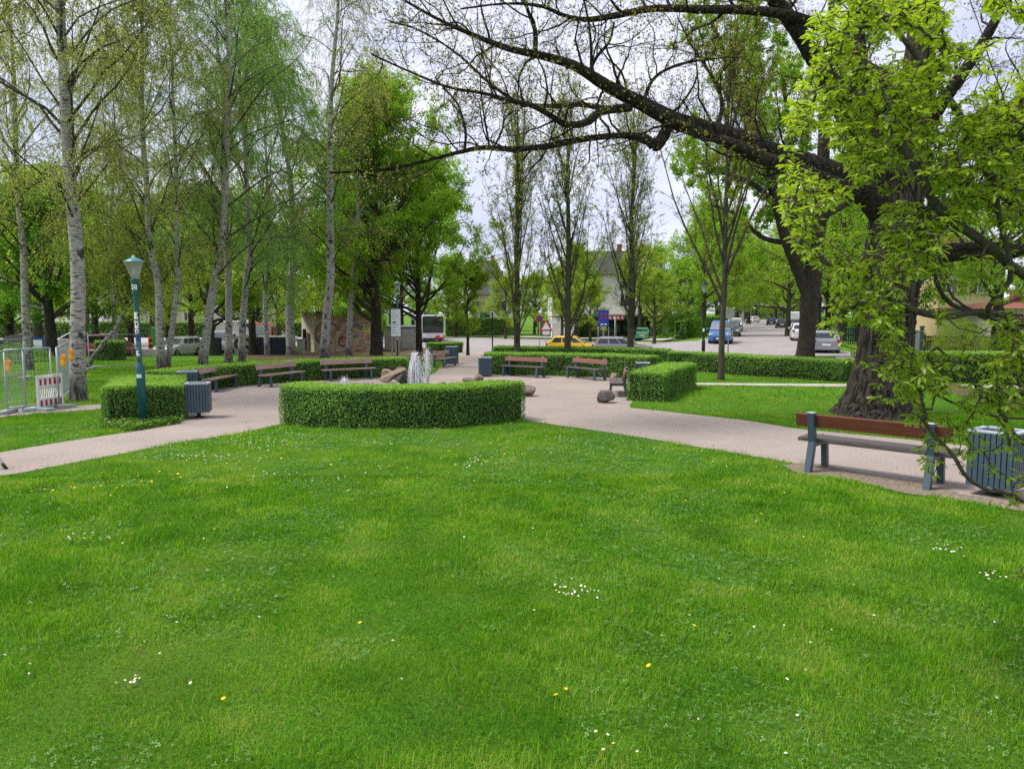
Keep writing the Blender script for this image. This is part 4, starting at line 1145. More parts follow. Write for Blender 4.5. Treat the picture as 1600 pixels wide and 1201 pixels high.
    while left.any():
        i = int(np.where(left, bd, 1e9).argmin()); left[i] = False; a = best[i]
        p0, p1 = nodes[a], T[i]; k = max(2, int(np.linalg.norm(p1 - p0) / .10)); pr = a
        off = rng.normal(0, .10, 3) * np.linalg.norm(p1 - p0) + np.array([0, 0, -.06 * np.linalg.norm(p1 - p0)])
        for q in range(1, k + 1):
            t = q / k; p = p0 * (1 - t) + p1 * t + off * (4 * t * (1 - t)) + rng.normal(0, .006, 3) * (q < k)
            nodes.append(p); par.append(pr); pr = len(nodes) - 1
            dn = np.linalg.norm(T - p, axis=1); m = dn < bd; bd[m] = dn[m]; best[m] = pr
        tips.append(pr)
    nodes = np.array(nodes); par = np.array(par); cnt = np.zeros(len(nodes))
    for t in tips: cnt[t] += 1
    for i in range(len(nodes) - 1, 0, -1):
        if par[i] >= 0 and i >= 30: cnt[par[i]] += cnt[i]
    cnt[:30] = np.maximum.accumulate(cnt[:30][::-1])[::-1] + 20
    rad = .0015 + .00085 * cnt ** .50
    rad[:30] = np.linspace(.075, .02, 30)
    seg = np.arange(len(nodes))[par >= 0]
    P = np.stack([nodes[par[seg]], nodes[seg]], 1) - base
    r1 = rad[seg]; r0_ = np.minimum(rad[par[seg]], r1 * 1.35)
    d = unit(P[:, 1] - P[:, 0]); P[:, 1] += d * (r1 * .5)[:, None]; P[:, 0] -= d * (r0_ * .4)[:, None]
    tk_ = seg < 30
    for nm, m, sd in (('trunk', tk_, 10), ('branches', ~tk_, 6)):
        A = Acc(); a, q = batch_tubes(P[m], r0_[m] if nm == 'branches' else rad[par[seg[m]]], r1[m], sd); A.add(a, q)
        link(nm, A.mesh(nm), o, [M['grey_bark'] if nm == 'trunk' else M['oak_twig']], True)
    # leaves: whorls of lobed leaves at the twig ends
    prof = np.array([(0, .012), (.10, .02), (.20, .10), (.27, .085), (.38, .20), (.46, .12), (.60, .26), (.69, .15), (.80, .20), (.89, .10), (1.0, .0)])
    m = len(prof); pos, dirs = [], []
    for t in tips:
        p = nodes[t]; d = unit(nodes[t] - nodes[par[t]])
        k = rng.integers(6, 10); a0 = rng.random() * 6
        for q in range(k):
            a = a0 + q * 2.4 + rng.normal(0, .25); e = rng.normal(.02, .28)
            v = np.array([math.cos(a) * math.cos(e), math.sin(a) * math.cos(e), math.sin(e)]) + d * .45
            pos.append(p - d * .03 * rng.random()); dirs.append(v)
    pos = np.array(pos); d = unit(np.array(dirs)); n = len(pos)
    up = unit(np.array([0, 0, 1.0]) + rng.normal(0, .33, (n, 3))); s = unit(np.cross(d, up)); nn = np.cross(s, d)
    size = (.029 + .032 * rng.random(n)) ; droop = .15 + .35 * rng.random(n); fold = .12 + .25 * rng.random(n); wide = .62 + .4 * rng.random(n)
    x = prof[:, 0]; yv = prof[:, 1]
    mid = pos[:, None] + d[:, None] * (x[None] * size[:, None])[..., None] - nn[:, None] * (droop[:, None] * x[None] ** 2 * size[:, None])[..., None] * 1.0
    off = (yv[None] * size[:, None] * wide[:, None])
    rise = nn[:, None] * (off * fold[:, None])[..., None]
    rt = mid + s[:, None] * off[..., None] + rise; lt = mid - s[:, None] * off[..., None] + rise
    V = np.concatenate([mid, rt, lt], 1).reshape(-1, 3); k = (np.arange(n) * 3 * m)[:, None, None]
    i = np.arange(m - 1)
    q1 = np.stack([i, m + i, m + i + 1, i + 1], -1); q2 = np.stack([i, i + 1, 2 * m + i + 1, 2 * m + i], -1)
    Q = (k + np.concatenate([q1, q2])[None]).reshape(-1, 4)
    cv = np.clip(.5 + .2 * rng.normal(0, 1, n) + .5 * (clumpy(pos, .8, 3) - .5), 0, 1)
    me = np_mesh('leaves', V - base, [Q], np.repeat(cv, 2 * (m - 1)))
    link('leaves', me, o, [M['leaf_young_oak']], True)
    return o
M['oak_twig'] = barkmat('oak_twig', (.065, .055, .045), (.17, .15, .125), zs=1, scale=30, strength=.4)
young_oak()

# ------------------------------------------------------------------ far trees: three kinds, then copies
far = {}
def proto(kind, px, Y, label):
    b = onground(px, Y)
    if kind == 'lush': o = leafy('broadleaf_tree', b, 13, 2.6, 4.6, .30, 32000, .16, 'leaf_maple', 'dark_bark', label, 51, limbs=26)
    if kind == 'fresh': o = leafy('broadleaf_tree', b, 12, 2.2, 4.2, .26, 30000, .16, 'leaf_yellow', 'grey_bark', label, 52, limbs=24)
    if kind == 'dark': o = leafy('broadleaf_tree', b, 11, 1.6, 4.4, .30, 32000, .16, 'leaf_dark', 'dark_bark', label, 53, limbs=26)
    return o
FAR = [('lush', -70, 58, 1.05, 'broad green tree beyond the mesh fence, cut by the edge of the picture'),
       ('dark', 18, 64, 1.0, 'dark leafy tree rising over the dark parked car'),
       ('fresh', 138, 74, 1.05, 'pale green tree above the red parked car'),
       ('dark', 205, 66, .85, 'dark leafy tree beyond the lamp post'),
       ('lush', 240, 84, 1.1, 'green tree between the twin birches and the lamp, across the parking lot'),
       ('lush', 300, 72, .95, 'full green tree above the white parked estate car'),
       ('fresh', 352, 88, 1.15, 'yellowish tree behind the close pair of birches'),
       ('dark', 405, 92, 1.1, 'dark tree rising behind the red van'),
       ('fresh', 436, 76, .9, 'yellow green tree over the navy container'),
       ('fresh', 497, 84, 1.1, 'yellow green tree behind the mural hut, beside the pale birch stem'),
       ('lush', 560, 96, 1.15, 'green tree behind the big maple'),
       ('lush', 628, 100, 1.0, 'green tree behind the white notice board and bus'),
       ('fresh', 1022, 74, .62, 'small fresh green tree at the street corner by the white villa'),
       ('dark', 1062, 86, .66, 'brownish dark tree beside the street lantern'),
       ('lush', 1090, 92, .9, 'green tree over the blue parked van'),
       ('fresh', 1118, 112, .95, 'yellow green avenue tree before the white car'),
       ('lush', 1140, 140, 1.05, 'avenue tree behind the row of facing cars'),
       ('lush', 1163, 185, 1.1, 'distant avenue tree near the beige car'),
       ('dark', 1180, 235, 1.0, 'dark tree closing the end of the street'),
       ('dark', 1204, 228, .95, 'second dark tree closing the end of the street'),
       ('fresh', 1222, 190, 1.1, 'pale distant tree over the dark blue car'),
       ('lush', 1248, 140, 1.1, 'avenue tree above the white van'),
       ('fresh', 1278, 100, 1.05, 'bright avenue tree behind the forked stem'),
       ('lush', 1312, 66, 1.05, 'avenue tree with a thick dark stem beside the forked tree'),
       ('dark', 1380, 82, 1.0, 'dark tree hidden behind the old oak trunk'),
       ('lush', 1455, 92, 1.05, 'green tree behind the yellow house corner'),
       ('lush', 1556, 47, 1.0, 'thick dark stemmed tree in front of the yellow house'),
       ('fresh', 1650, 66, 1.0, 'fresh tree beyond the red gate'),
       ('lush', 1740, 50, 1.0, 'green tree past the picture edge beyond the bin'),
       ('fresh', 835, 118, .75, 'light tree beside the villa gable'),
       ('dark', 765, 116, .7, 'dark tree behind the white house'),
       ('fresh', 950, 112, .8, 'pale tree in front of the villa roof'),
       ('dark', -190, 60, 1.1, 'dark tree outside the fence corner'),
       ('lush', 700, 128, .8, 'green tree behind the tall clipped hedge')]
for i, (kd, px, Y, s, lab) in enumerate(FAR):
    if kd not in far: o = far[kd] = proto(kd, px, Y, lab)
    else:
        o = copy_tree(far[kd]); o.location = onground(px, Y)
    o['label'] = lab; o['group'] = 'trees round the streets'
    o.rotation_euler = (0, 0, i * 1.7); o.scale = (s * random.uniform(.92, 1.08), s, s * random.uniform(.95, 1.12))

AV = [('lush', 1098, 78, .95, 'avenue tree directly behind the street lantern'), ('fresh', 1130, 100, 1.05, 'bright avenue tree over the dark silver car'),
      ('lush', 1150, 120, 1.15, 'avenue tree over the white car facing us'), ('lush', 1168, 155, 1.3, 'tall avenue tree halfway down the street'),
      ('fresh', 1184, 215, 1.5, 'bright tree at the vanishing end of the street'), ('lush', 1210, 165, 1.3, 'avenue tree over the black car'),
      ('fresh', 1232, 128, 1.2, 'avenue tree beyond the white van'), ('lush', 1262, 112, 1.2, 'avenue tree right behind the white van'),
      ('fresh', 1292, 78, 1.15, 'avenue tree behind the silver hatchback'), ('lush', 1335, 90, 1.2, 'tall green tree between the forked tree and the oak'),
      ('fresh', 1230, 76, 1.0, 'light green tree over the row of cars seen from behind'), ('dark', 1410, 58, .9, 'dark garden tree directly behind the oak trunk'),
      ('fresh', 1000, 92, .85, 'yellow green tree before the villa corner'), ('fresh', 905, 104, .7, 'pale tree before the middle of the villa'),
      ('fresh', 790, 96, .6, 'small pale tree before the white house'), ('fresh', 60, 50, 1.05, 'pale green tree behind the mesh fence'),
      ('lush', 150, 58, .95, 'green tree right behind the leaning tree'), ('fresh', 265, 62, 1.0, 'fresh tree over the white estate car'),
      ('lush', 395, 60, .95, 'green tree standing over the red van'), ('fresh', 520, 70, 1.0, 'fresh green tree over the mural hut roof'),
      ('lush', 712, 104, .8, 'round green tree beyond the bus'), ('fresh', 878, 88, .66, 'pale tree covering the villa wall behind the yellow car'), ('fresh', 900, 93, .92, 'taller pale tree hiding part of the villa roof'), ('fresh', 922, 86, .6, 'pale tree covering the villa wall beside the blue parking sign'), ('fresh', 330, 54, .9, 'fresh tree behind the slanted birch')]
for i, (kd, px, Y, s, lab) in enumerate(AV):
    o = copy_tree(far[kd]); o.location = onground(px, Y); o['label'] = lab; o['group'] = 'trees round the streets'
    o.rotation_euler = (0, 0, i * 2.1 + 1); o.scale = (s * random.uniform(.92, 1.1), s, s * random.uniform(.95, 1.12))
for i in range(44):
    kd = ('lush', 'fresh', 'dark')[(i * 7) % 3]; px = -420 + i * 54 + random.uniform(-16, 16)
    if 1120 < px < 1235: continue
    o = copy_tree(far[kd]); Y = random.uniform(150, 215); o.location = onground(px, Y); o['label'] = 'distant tree in the wooded band closing the view behind the houses'; o['group'] = 'distant trees behind the houses'
    s = random.uniform(.85, 1.2); o.rotation_euler = (0, 0, random.random() * 6); o.scale = (s * 1.25, s * 1.25, s)

# ------------------------------------------------------------------ hedges
def gl(*p): return [tuple(G(*q)[:2]) for q in p]
def shift(poly, dx=0, dy=0): return [(x + dx, y + dy) for x, y in poly]
hedge(shift(gl((452, 663), (520, 670), (620, 672), (720, 667), (800, 657)), 0, .42), .8, .80, 'low clipped hedge curving round the front of the fountain', 61, 5000, .029, bare=.3)
hedge(gl((226, 659), (232, 647), (238, 634)), 1.55, .74, 'square hedge block behind the teal lamp post', 62, 4600, .029, bare=.3)
hedge(gl((247, 617), (300, 609.5), (350, 603.5), (440, 596), (545, 590), (634, 587)), .85, .66, 'long curved hedge behind the three worn benches', 63, 3200, .034)
hedge(gl((760, 584), (850, 585.5), (940, 588), (1020, 592)), .9, .78, 'hedge behind the two red backed benches', 64, 2900, .035)
hedge(gl((1008, 627), (1034, 614), (1064, 604)), .95, .73, 'short rounded hedge at the plaza corner beside the boulder', 65, 3900, .031)
hedge(gl((1046, 577), (1087, 578.5), (1180, 586), (1255, 591), (1326, 596)), .8, .70, 'long straight hedge along the street lawn', 66, 2700, .036, bare=.8)
hedge(gl((775, 560), (860, 562), (960, 564), (1045, 567)), .9, .60, 'dark hedge between the upright trees and the parked cars', 67, 1300, .05)
hedge(gl((1432, 596), (1520, 596.5), (1660, 597)), .8, .95, 'dark hedge beyond the oak trunk', 68, 1500, .045, bare=.6)
hedge(gl((672, 551), (695, 552), (716, 550)), 1.0, .85, 'small thin hedge in front of the bus', 69, 1300, .05, bare=.9)
hedge(gl((698, 525), (750, 525.3), (805, 526)), 1.5, 2.5, 'tall dark clipped hedge across the street', 70, 380, .085)
hedge(gl((845, 526), (880, 527), (928, 528)), 1.6, 2.3, 'tall clipped hedge before the villa shop', 71, 380, .085)
hedge(gl((1003, 522), (1040, 520), (1078, 510)), 1.4, 2.2, 'tall hedge along the corner lawn by the street lantern', 72, 380, .085)
hedge(gl((150, 563), (196, 562)), .8, .9, 'small dark hedge in front of the red car', 73, 1400, .05)

hedge([tuple(onground(px, Y)[:2]) for px, Y in ((1062, 72), (1096, 92), (1128, 125), (1152, 180))], 1.0, 1.7, 'garden hedge along the street behind the facing cars', 74, 110, .15)
hedge([tuple(onground(px, Y)[:2]) for px, Y in ((1345, 66), (1310, 88), (1265, 125), (1228, 190))], 1.0, 1.7, 'garden hedge along the street behind the white van row', 75, 110, .15)
hedge([tuple(onground(px, Y)[:2]) for px, Y in ((-350, 96), (-100, 98), (150, 100), (400, 102), (600, 104))], 1.2, 1.9, 'garden hedge along the far side of the parking lot', 76, 70, .2)
hedge([tuple(onground(px, Y)[:2]) for px, Y in ((1120, 250), (1170, 262), (1260, 250))], 2, 3.5, 'dark hedge closing the far end of the street', 77, 40, .3)
bush(G(448, 553), 1.0, .75, 2600, .075, 'leaf_yellow', 'light green shrub at the foot of the dark birch', 81)
bush(G(30, 566), 1.3, .8, 2600, .07, 'leaf_dark', 'low dark shrub behind the mesh fence', 82)
bush(onground(1500, 46), 1.6, 2.2, 5200, .09, 'leaf_yellow', 'yellow green garden shrub behind the dark fence', 83)
bush(onground(1065, 75), 2.2, 3.6, 6000, .12, 'leaf_dark', 'brownish garden shrub beside the corner hedge', 84)

# litter blown along the path edges and under the trees
def litter():
    rng = np.random.default_rng(31); B_ = np.array(densify(PATH_W, .05)); m = (B_[:, 1] < 30) & (np.abs(B_[:, 0]) < .75 * B_[:, 1] + 1); B_ = B_[m]
    i = rng.integers(0, len(B_), 2600); p = np.column_stack([B_[i] + rng.normal(0, .16, (2600, 2)), np.full(2600, .012)])
    q = np.column_stack([rng.uniform(-9, 9, 700), rng.uniform(9, 26, 700), np.full(700, .012)]); q = q[pip(q[:, 0], q[:, 1], PATH_W)]
    k = np.column_stack([5.5 + rng.normal(0, 2.2, 500), 16 + rng.normal(0, 2.2, 500), np.full(500, .04)])
    p = np.vstack([p, q, k]); n = len(p); p[:, 2] += .015 * rng.random(n)
    d = unit(np.column_stack([rng.normal(0, 1, (n, 2)), rng.normal(0, .25, n)]))
    V, Q = leaf_quads(p, d, .012 + .035 * rng.random(n) ** 2, .6, rng, .8)
    tag(link('leaf_litter', np_mesh('leaf_litter', V, [Q], rng.random(n)), None, [M['litter']]), kind='stuff')
M['litter'] = leafmat('litter', [(.05, .03, .018), (.14, .09, .05), (.26, .19, .09), (.30, .30, .10)], .1)
litter()

# weeds spreading from the foot of the hedge block
def weeds():
    rng = np.random.default_rng(8); c0 = G(225, 662); n = 2600
    a = rng.random(n); px = 160 + 140 * a; py = 655 + 14 * rng.random(n) + 6 * np.sin(a * PI)
    pts = np.array([G(*p) for p in zip(px, py)]) + rng.normal(0, .05, (n, 3)) * np.array([1, 1, 0])
    m = ~pip(pts[:, 0], pts[:, 1], PATH_W); pts = pts[m]; n = len(pts)
    pts[:, 2] = .02 + .10 * rng.random(n)
    d = unit(np.column_stack([rng.normal(0, 1, (n, 2)), rng.normal(.1, .3, n)]))
    V, Q = leaf_quads(pts, d, .06 * (.6 + .8 * rng.random(n)), .75, rng, .6)
    me = np_mesh('weeds', V, [Q], np.clip(.55 + .25 * rng.normal(0, 1, n), 0, 1))
    tag(link('weeds', me, None, [M['leaf_ivy']]), kind='stuff')
weeds()
# ------------------------------------------------------------------ benches
def bench(loc, rz, label, wood='worn', group='park benches', length=1.95):
    """x along the bench, sitter faces -y"""
    o = thing('park_bench', loc, rz, label, 'bench', group)
    wb = M[{'worn': 'wood_worn', 'dark': 'wood_back'}.get(wood, 'wood_red')]; ws = M['wood_seat_light'] if wood == 'worn' else M['wood_seat']
    h = length / 2
    mb = MB(); mb.box((0, -.10, .445), (length, .21, .055)); mb.box((0, .115, .440), (length, .20, .055)); mb.build('seat', ws, o, .008)
    mb = MB()
    a = R(12); c = np.array((0, .275, .73))
    u = np.array((0, math.sin(a), math.cos(a))); n = np.array((0, math.cos(a), -math.sin(a)))
    vs = []
    for sx in (-h, h):
        for (p, q) in ((-.095, -.024), (.095, -.024), (.095, .024), (-.095, .024)):
            vs.append(np.array((sx, 0, 0)) + c + u * p + n * q)
    mb.add(vs, [(0, 1, 2, 3), (7, 6, 5, 4), (0, 4, 5, 1), (1, 5, 6, 2), (2, 6, 7, 3), (3, 7, 4, 0)]); mb.build('backrest', wb, o, .008)
    for sx in (-1, 1):
        x = sx * (h - .24)
        mb = MB(); mb.bar((x, -.20, 0), (x, -.155, .415), .085, .085); mb.build('leg', M['blue_steel'], o, .006)
        mb = MB()
        poly = [(.33, 0), (.43, 0), (.315, .43), (.385, .835), (.295, .845), (.215, .43)]
        mb.prism(poly, 'x', x - .045, x + .045); mb.build('rear_post', M['blue_steel'], o, .006)
        for zz in (.68, .78):
            mb = MB(); yb = .29 + (zz - .73) * .21
            mb.prism([(x + .014 * math.cos(a), zz + .014 * math.sin(a)) for a in np.linspace(0, 2 * PI, 9)[:-1]], 'y', yb - .04, yb - .018); mb.build('bolt', M['galv'], o)
        mb = MB(); mb.box((x, .03, .385), (.07, .42, .06)); mb.build('seat_bearer', M['blue_steel'], o, .004)
        mb = MB(); mb.box((x, .338, .848), (.10, .10, .012)); mb.build('cap', M['blue_steel_light'], o, .003)
    return o
FC = np.array([-2.5, 21.6])
def facing(p, q=FC):     # rotation so that local -y looks at q
    d = np.array(q) - np.array(p[:2]); return math.atan2(d[1], d[0]) + PI / 2
p1, p2 = G(1283, 722), G(1462, 748)
q1, q2 = G(1264, 738), G(1446, 765)
mid = (G(1264, 738) + G(1446, 765)) / 2; dv = q2 - q1
rzb = math.atan2(dv[1], dv[0]) + PI     # back towards the lawn
bn = np.array([-math.sin(rzb), math.cos(rzb), 0])
bench(mid - bn * .38, rzb, 'bench seen from behind beside the old oak, dark red back plank on blue grey posts', 'dark', length=2.02)
for px, py, lab, rot in ((346, 608.5, 'worn bench standing next to the two slatted bins', .10), (442, 601.5, 'worn bench in the middle of the three along the curved hedge', .05), (546, 593.5, 'worn bench at the hedge end nearest the fountain rocks', 0)):
    p = G(px, py); bench(p, facing(p) + rot, lab, 'worn', length=2.25).scale = (.82, .82, .82)
for px, py, lab in ((816, 588.5, 'red backed bench next to the slatted bin by the back path'), (913, 592, 'red backed bench between the upright pointed rock and the other red bench')):
    p = G(px, py); bench(p, facing(p) - .12, lab, 'red2', length=2.2).scale = (.82, .82, .82)
bench((2.88, 21.15, 0), R(-98), 'bench half hidden by the short rounded hedge, seen along its length', 'red2', length=2.1).scale = (.82, .82, .82)
p = G(697, 573); bench(p, R(70), 'distant bench at the curve of the back path, seen from its end', 'worn', length=1.9).scale = (.8, .8, .8)

# ------------------------------------------------------------------ litter bins
def bin_(loc, rz, label, s=.42, h=.64, post=True, group='slatted litter bins'):
    o = thing('litter_bin', loc, rz, label, 'litter bin', group); z0 = .13 if post else .04
    mb = MB(); mb.box((0, 0, z0 + h / 2), (s - .05, s - .05, h - .02)); mb.build('liner', M['black_plastic'], o)
    mb = MB(); k = 8
    for side in range(4):
        a = side * PI / 2
        for i in range(k):
            t = (i + .5) / k - .5; x, y = t * s, -s / 2
            mb.box((x * math.cos(a) - y * math.sin(a), x * math.sin(a) + y * math.cos(a), z0 + h / 2), (s / k - .012, .02, h), a)
    mb.build('slats', M['blue_steel'], o)
    mb = MB()
    for side in range(4):
        a = side * PI / 2; x, y = 0, -s / 2 + .02
        mb.box((x * math.cos(a) - y * math.sin(a), x * math.sin(a) + y * math.cos(a), z0 + h + .014), (s + .02, .065, .026), a)
    mb.box((0, 0, z0 + h + .002), (s - .12, s - .12, .004), mi=1)
    mb.build('rim', [M['blue_steel_light'], M['black_plastic']], o, .004)
    mb = MB(); mb.lathe([(.11, 0), (.11, .02), (.04, .035), (.04, z0 - .03), (.12, z0 + .0)], 12); mb.build('foot', M['black_metal'], o)
    return o
p = at(1556, 772, 9.35); bin_((p[0], p[1], 0), R(38), 'blue grey slatted bin beside the bench under the old oak', .50, .66)
p = G(311, 652); bin_(p, R(14), 'slatted bin standing on the paving edge in front of another bin', .46, .60)
p = G(294, 625); bin_(p, R(25), 'slatted bin behind the first one, at the end of the worn bench', .46, .60)
p = G(758, 588); bin_(p, R(8), 'slatted bin where the back path leaves the plaza', .42, .62, False)
p = G(706, 569); bin_(p, R(-12), 'slatted bin beside the distant bench on the back path', .46, .72, False)
p = G(1004, 600); bin_(p, R(-10), 'slatted bin hidden behind the bench by the rounded hedge', .42, .62, False)

# ------------------------------------------------------------------ park lamps
def lamp(loc, label, H=3.3, post='teal', cap='teal_cap', stickers=True, group='park lamps', lean=0):
    o = thing('street_lamp', loc, 0, label, 'street lamp', group); o.rotation_euler = (0, lean, 0.4)
    zb = 1.18
    mb = MB(); mb.lathe([(.085, -.05), (.085, zb - .04), (.075, zb), (.048, zb + .05), (.045, H - .78), (.05, H - .72), (.062, H - .60), (.085, H - .43), (.085, H - .42)], 16)
    mb.build('post', M[post], o, 0, True)
    mb = MB(); mb.lathe([(.06, H - .418), (.178, H - .085)], 20, cap=False); mb.build('lantern_glass', M['clear'], o, 0, True)
    mb = MB(); mb.lathe([(.05, H - .419), (.055, H - .26), (.03, H - .22), (.02, H - .14)], 12); mb.build('lamp_holder', M['galv'], o, 0, True)
    mb = MB(); mb.lathe([(.195, H - .088), (.19, H - .07), (.12, H - .03), (.055, H), (.035, H + .01), (.028, H + .045), (.0, H + .047)], 20, cap=False)
    mb.lathe([(.0, H - .087), (.195, H - .088)], 20, cap=False); mb.build('cap', M[cap], o, 0, True)
    if stickers:
        rr = np.random.default_rng(int(H * 100) + len(label))
        cols = ['sign_white', 'paper', 'sign_white', 'sign_blue', 'lettering', 'teal_cap', 'sign_white']
        def patch(z, h, a0, wd, r, m):
            b = MB(); n = 5; vs = []
            for i in range(n):
                a = a0 + (i / (n - 1) - .5) * wd
                for zz in (z - h / 2, z + h / 2): vs.append(((r + .003) * math.cos(a), (r + .003) * math.sin(a), zz))
            b.add(vs, [(2 * i, 2 * i + 2, 2 * i + 3, 2 * i + 1) for i in range(n - 1)]); return b.build('sticker', M[m], o)
        a_cam = -PI / 2 - .4 + .1; z = 1.26
        while z < 2.18:
            h = .05 + .10 * rr.random(); patch(z + h / 2, h, a_cam + rr.normal(0, .35), 1.4 + .8 * rr.random(), .049, cols[rr.integers(len(cols))]); z += h + .008 + .03 * rr.random()
            if rr.random() < .8: patch(z - h * .5 - .02, h * .4, a_cam + rr.normal(0, .4), .5 + .4 * rr.random(), .0515, 'lettering')
        patch(.98, .075, a_cam, 1.1, .088, 'sign_white'); patch(H - .58, .10, a_cam, 1.5, .070, 'sign_white'); 
        # a ring shaped mark on the round white sticker
        b = MB(); n = 14
        for i in range(n):
            a = R(40) + i / (n - 1) * R(290); rad = .028
            b.box(((.0725) * math.cos(a_cam + rad * math.cos(a) / .07), .0725 * math.sin(a_cam + rad * math.cos(a) / .07), H - .58 + rad * math.sin(a)), (.006, .012, .012), a_cam)
        b.build('sticker_mark', M['lettering'], o)
    return o
lamp(G(224, 662), 'teal lamp post covered in stickers beside the square hedge block', 3.33, lean=-.012)
lamp(onground(622, 38), 'teal lamp post rising behind the white notice board', 3.75)

def lantern(loc, label, H=4.6):
    o = thing('street_lantern', loc, 0, label, 'street lamp', 'park lamps')
    mb = MB(); mb.lathe([(.10, -.05), (.10, .9), (.075, .95), (.055, 1.1), (.04, H - .75), (.055, H - .7), (.03, H - .62)], 12); mb.build('post', M['black_metal'], o, 0, True)
    mb = MB(); mb.lathe([(.11, H - .6), (.21, H - .2)], 6, cap=False); mb.build('lantern_glass', M['clear'], o)
    mb = MB(); mb.lathe([(.24, H - .2), (.14, H - .06), (.05, H), (.02, H + .1)], 6); mb.build('cap', M['black_metal'], o)
    mb = MB(); mb.lathe([(.058, 1.42), (.058, 1.6)], 12, cap=False); mb.build('band', M['sign_white'], o, 0, True)
    return o
lantern(onground(1099, 43), 'black street lantern at the corner of the cobbled street', 4.2)
def post(loc, H, r, label, name='bollard', mat='black_metal', cat='post'):
    o = thing(name, loc, 0, label, cat)
    mb = MB(); mb.lathe([(r * 1.7, -.05), (r * 1.7, .5 * min(H, 1)), (r, .55 * min(H, 1)), (r, H - .06), (r * 1.3, H - .05), (r * 1.3, H)], 12); mb.build('shaft', M[mat], o, 0, True)
    mb = MB(); mb.lathe([(r * 1.35, H), (r * .9, H + r * 1.2), (.004, H + r * 1.8)], 12); mb.build('head', M[mat], o, 0, True)
    return o
post(onground(769.5, 52), 3.0, .045, 'thin dark green post beside the back path by the hedges', 'signal_post')

# ------------------------------------------------------------------ notice board
def notice():
    Y = 34.5; b = onground(619, Y); o = thing('notice_board', b, R(8), 'tall white notice board on brown posts in front of the transformer cabin', 'notice board')
    s = Y / F; W = 14.5 * s; z1 = at(0, 483, Y)[2] - b[2]; z0 = at(0, 525.5, Y)[2] - b[2]
    mb = MB(); mb.box((0, 0, (z0 + z1) / 2), (W, .05, z1 - z0)); mb.build('panel', M['paper'], o, .004)
    mb = MB(); rr = np.random.default_rng(2)
    for i in range(9):
        z = z1 - .06 - i * (z1 - z0 - .1) / 9; w_ = W * (.35 + .4 * rr.random())
        mb.box((-W * .42 + w_ / 2, -.028, z), (w_, .006, .012))
    mb.box((-W * .18, -.029, z0 + (z1 - z0) * .52), (W * .28, .006, .06)); mb.build('lettering', M['lettering'], o)
    for x in (-W * .42, -W * .02, W * .30):
        mb = MB(); mb.box((x, .06, z1 / 2 - .03), (.07 if x else .05, .06, z1 + .0)); mb.build('post', M['brass_wood'], o, .004)
notice()

# ------------------------------------------------------------------ stones and water
def stone(loc, d, label, seed, mat, rz=0, tilt=0, group='fountain rocks', ang=.35, name='boulder'):
    import bmesh
    bm = bmesh.new(); bmesh.ops.create_icosphere(bm, subdivisions=5, radius=1)
    rr = np.random.default_rng(seed)
    planes = [(unit(rr.normal(size=3)), .55 + .36 * rr.random()) for _ in range(18)]
    for v in bm.verts:
        c = np.array(v.co); k = 1.0
        for n_, dd in planes:
            q = c @ n_
            if q > dd: k = min(k, 1 - (1 - dd / q) * min(1, .55 + ang))
        v.co = Vector(c * k * (1 + .05 * (fbm(np.array([c[0] * 2 + 9]), np.array([c[1] * 2 + c[2] * 2 + 9]), .5, seed, 3)[0] - .5)))
        v.co = Vector((v.co.x * d[0] / 2, v.co.y * d[1] / 2, v.co.z * d[2] / 2))
    me = bpy.data.meshes.new(name); bm.to_mesh(me); bm.free()
    o = link(name, me, None, [M[mat]], True); o.location = (loc[0], loc[1], loc[2] + d[2] * .40); o.rotation_euler = (tilt, tilt * .6, rz)
    tag(o, label, 'boulder', group); return o
def rockmat(name, c0, c1):
    b = N(name); f = b.noise(b.coord('Object'), 7, 8, .7); g = b.noise(b.coord('Object', (1, 1, 3)), 2.2, 5)
    c = b.mix(b.math('MULTIPLY', g, .6), b.ramp(f, [(.3, c0), (.7, c1)]), tuple(x * .55 for x in c0))
    return b.principled(c, .85, b.bump(f, .7, .03), **{'Specular IOR Level': .3})
M['rock_grey'] = rockmat('rock_grey', (.10, .085, .075), (.24, .21, .19))
M['rock_red'] = rockmat('rock_red', (.16, .115, .095), (.31, .24, .20))
M['rock_tan'] = rockmat('rock_tan', (.22, .16, .11), (.38, .30, .23))
S_ = stone
S_(G(945, 629), (.52, .48, .40), 'round grey boulder on the plaza edge before the short hedge', 1, 'rock_grey', .4)
S_(G(959, 600), (.42, .4, .42), 'pointed reddish rock beside the bench end', 2, 'rock_red', 1.1, .5, ang=.6)
S_(onground(627, 22.8) + np.array([0, 0, .10]), (.66, .55, .66), 'dark angular fountain rock closest to the tall water jet', 3, 'rock_grey', .8, .5, ang=.65)
sl = S_(onground(611, 22.0) + np.array([0, 0, .34]), (1.05, .42, .24), 'slanted flat fountain slab leaning on the dark rock', 4, 'rock_tan', .5, -.35, ang=.8); sl.rotation_euler = (.25, -.42, .12)
S_(onground(603, 24.6), (.55, .45, .52), 'rounded tan rock behind the slanted slab', 5, 'rock_tan', 1.9)
S_(onground(577, 22.2), (.9, .5, .26), 'low pinkish slab between the slanted slab and the foam dome', 6, 'rock_red', .2, .1)
S_(onground(556, 21.6), (.5, .45, .32), 'orange tinted rock touching the foam dome', 7, 'rock_red', 2.2)
S_(onground(733, 23.8), (.50, .40, .30), 'grey rock at the basin edge, one of a pair by the slatted bin', 8, 'rock_grey', .3)
S_(onground(748, 24.4), (.46, .36, .32), 'darker twin rock leaning on the grey one by the slatted bin', 9, 'rock_red', 1.3)
S_(onground(690, 21.6), (.36, .34, .34), 'small dark stone in the basin beside the tall jet', 10, 'rock_grey', .5)
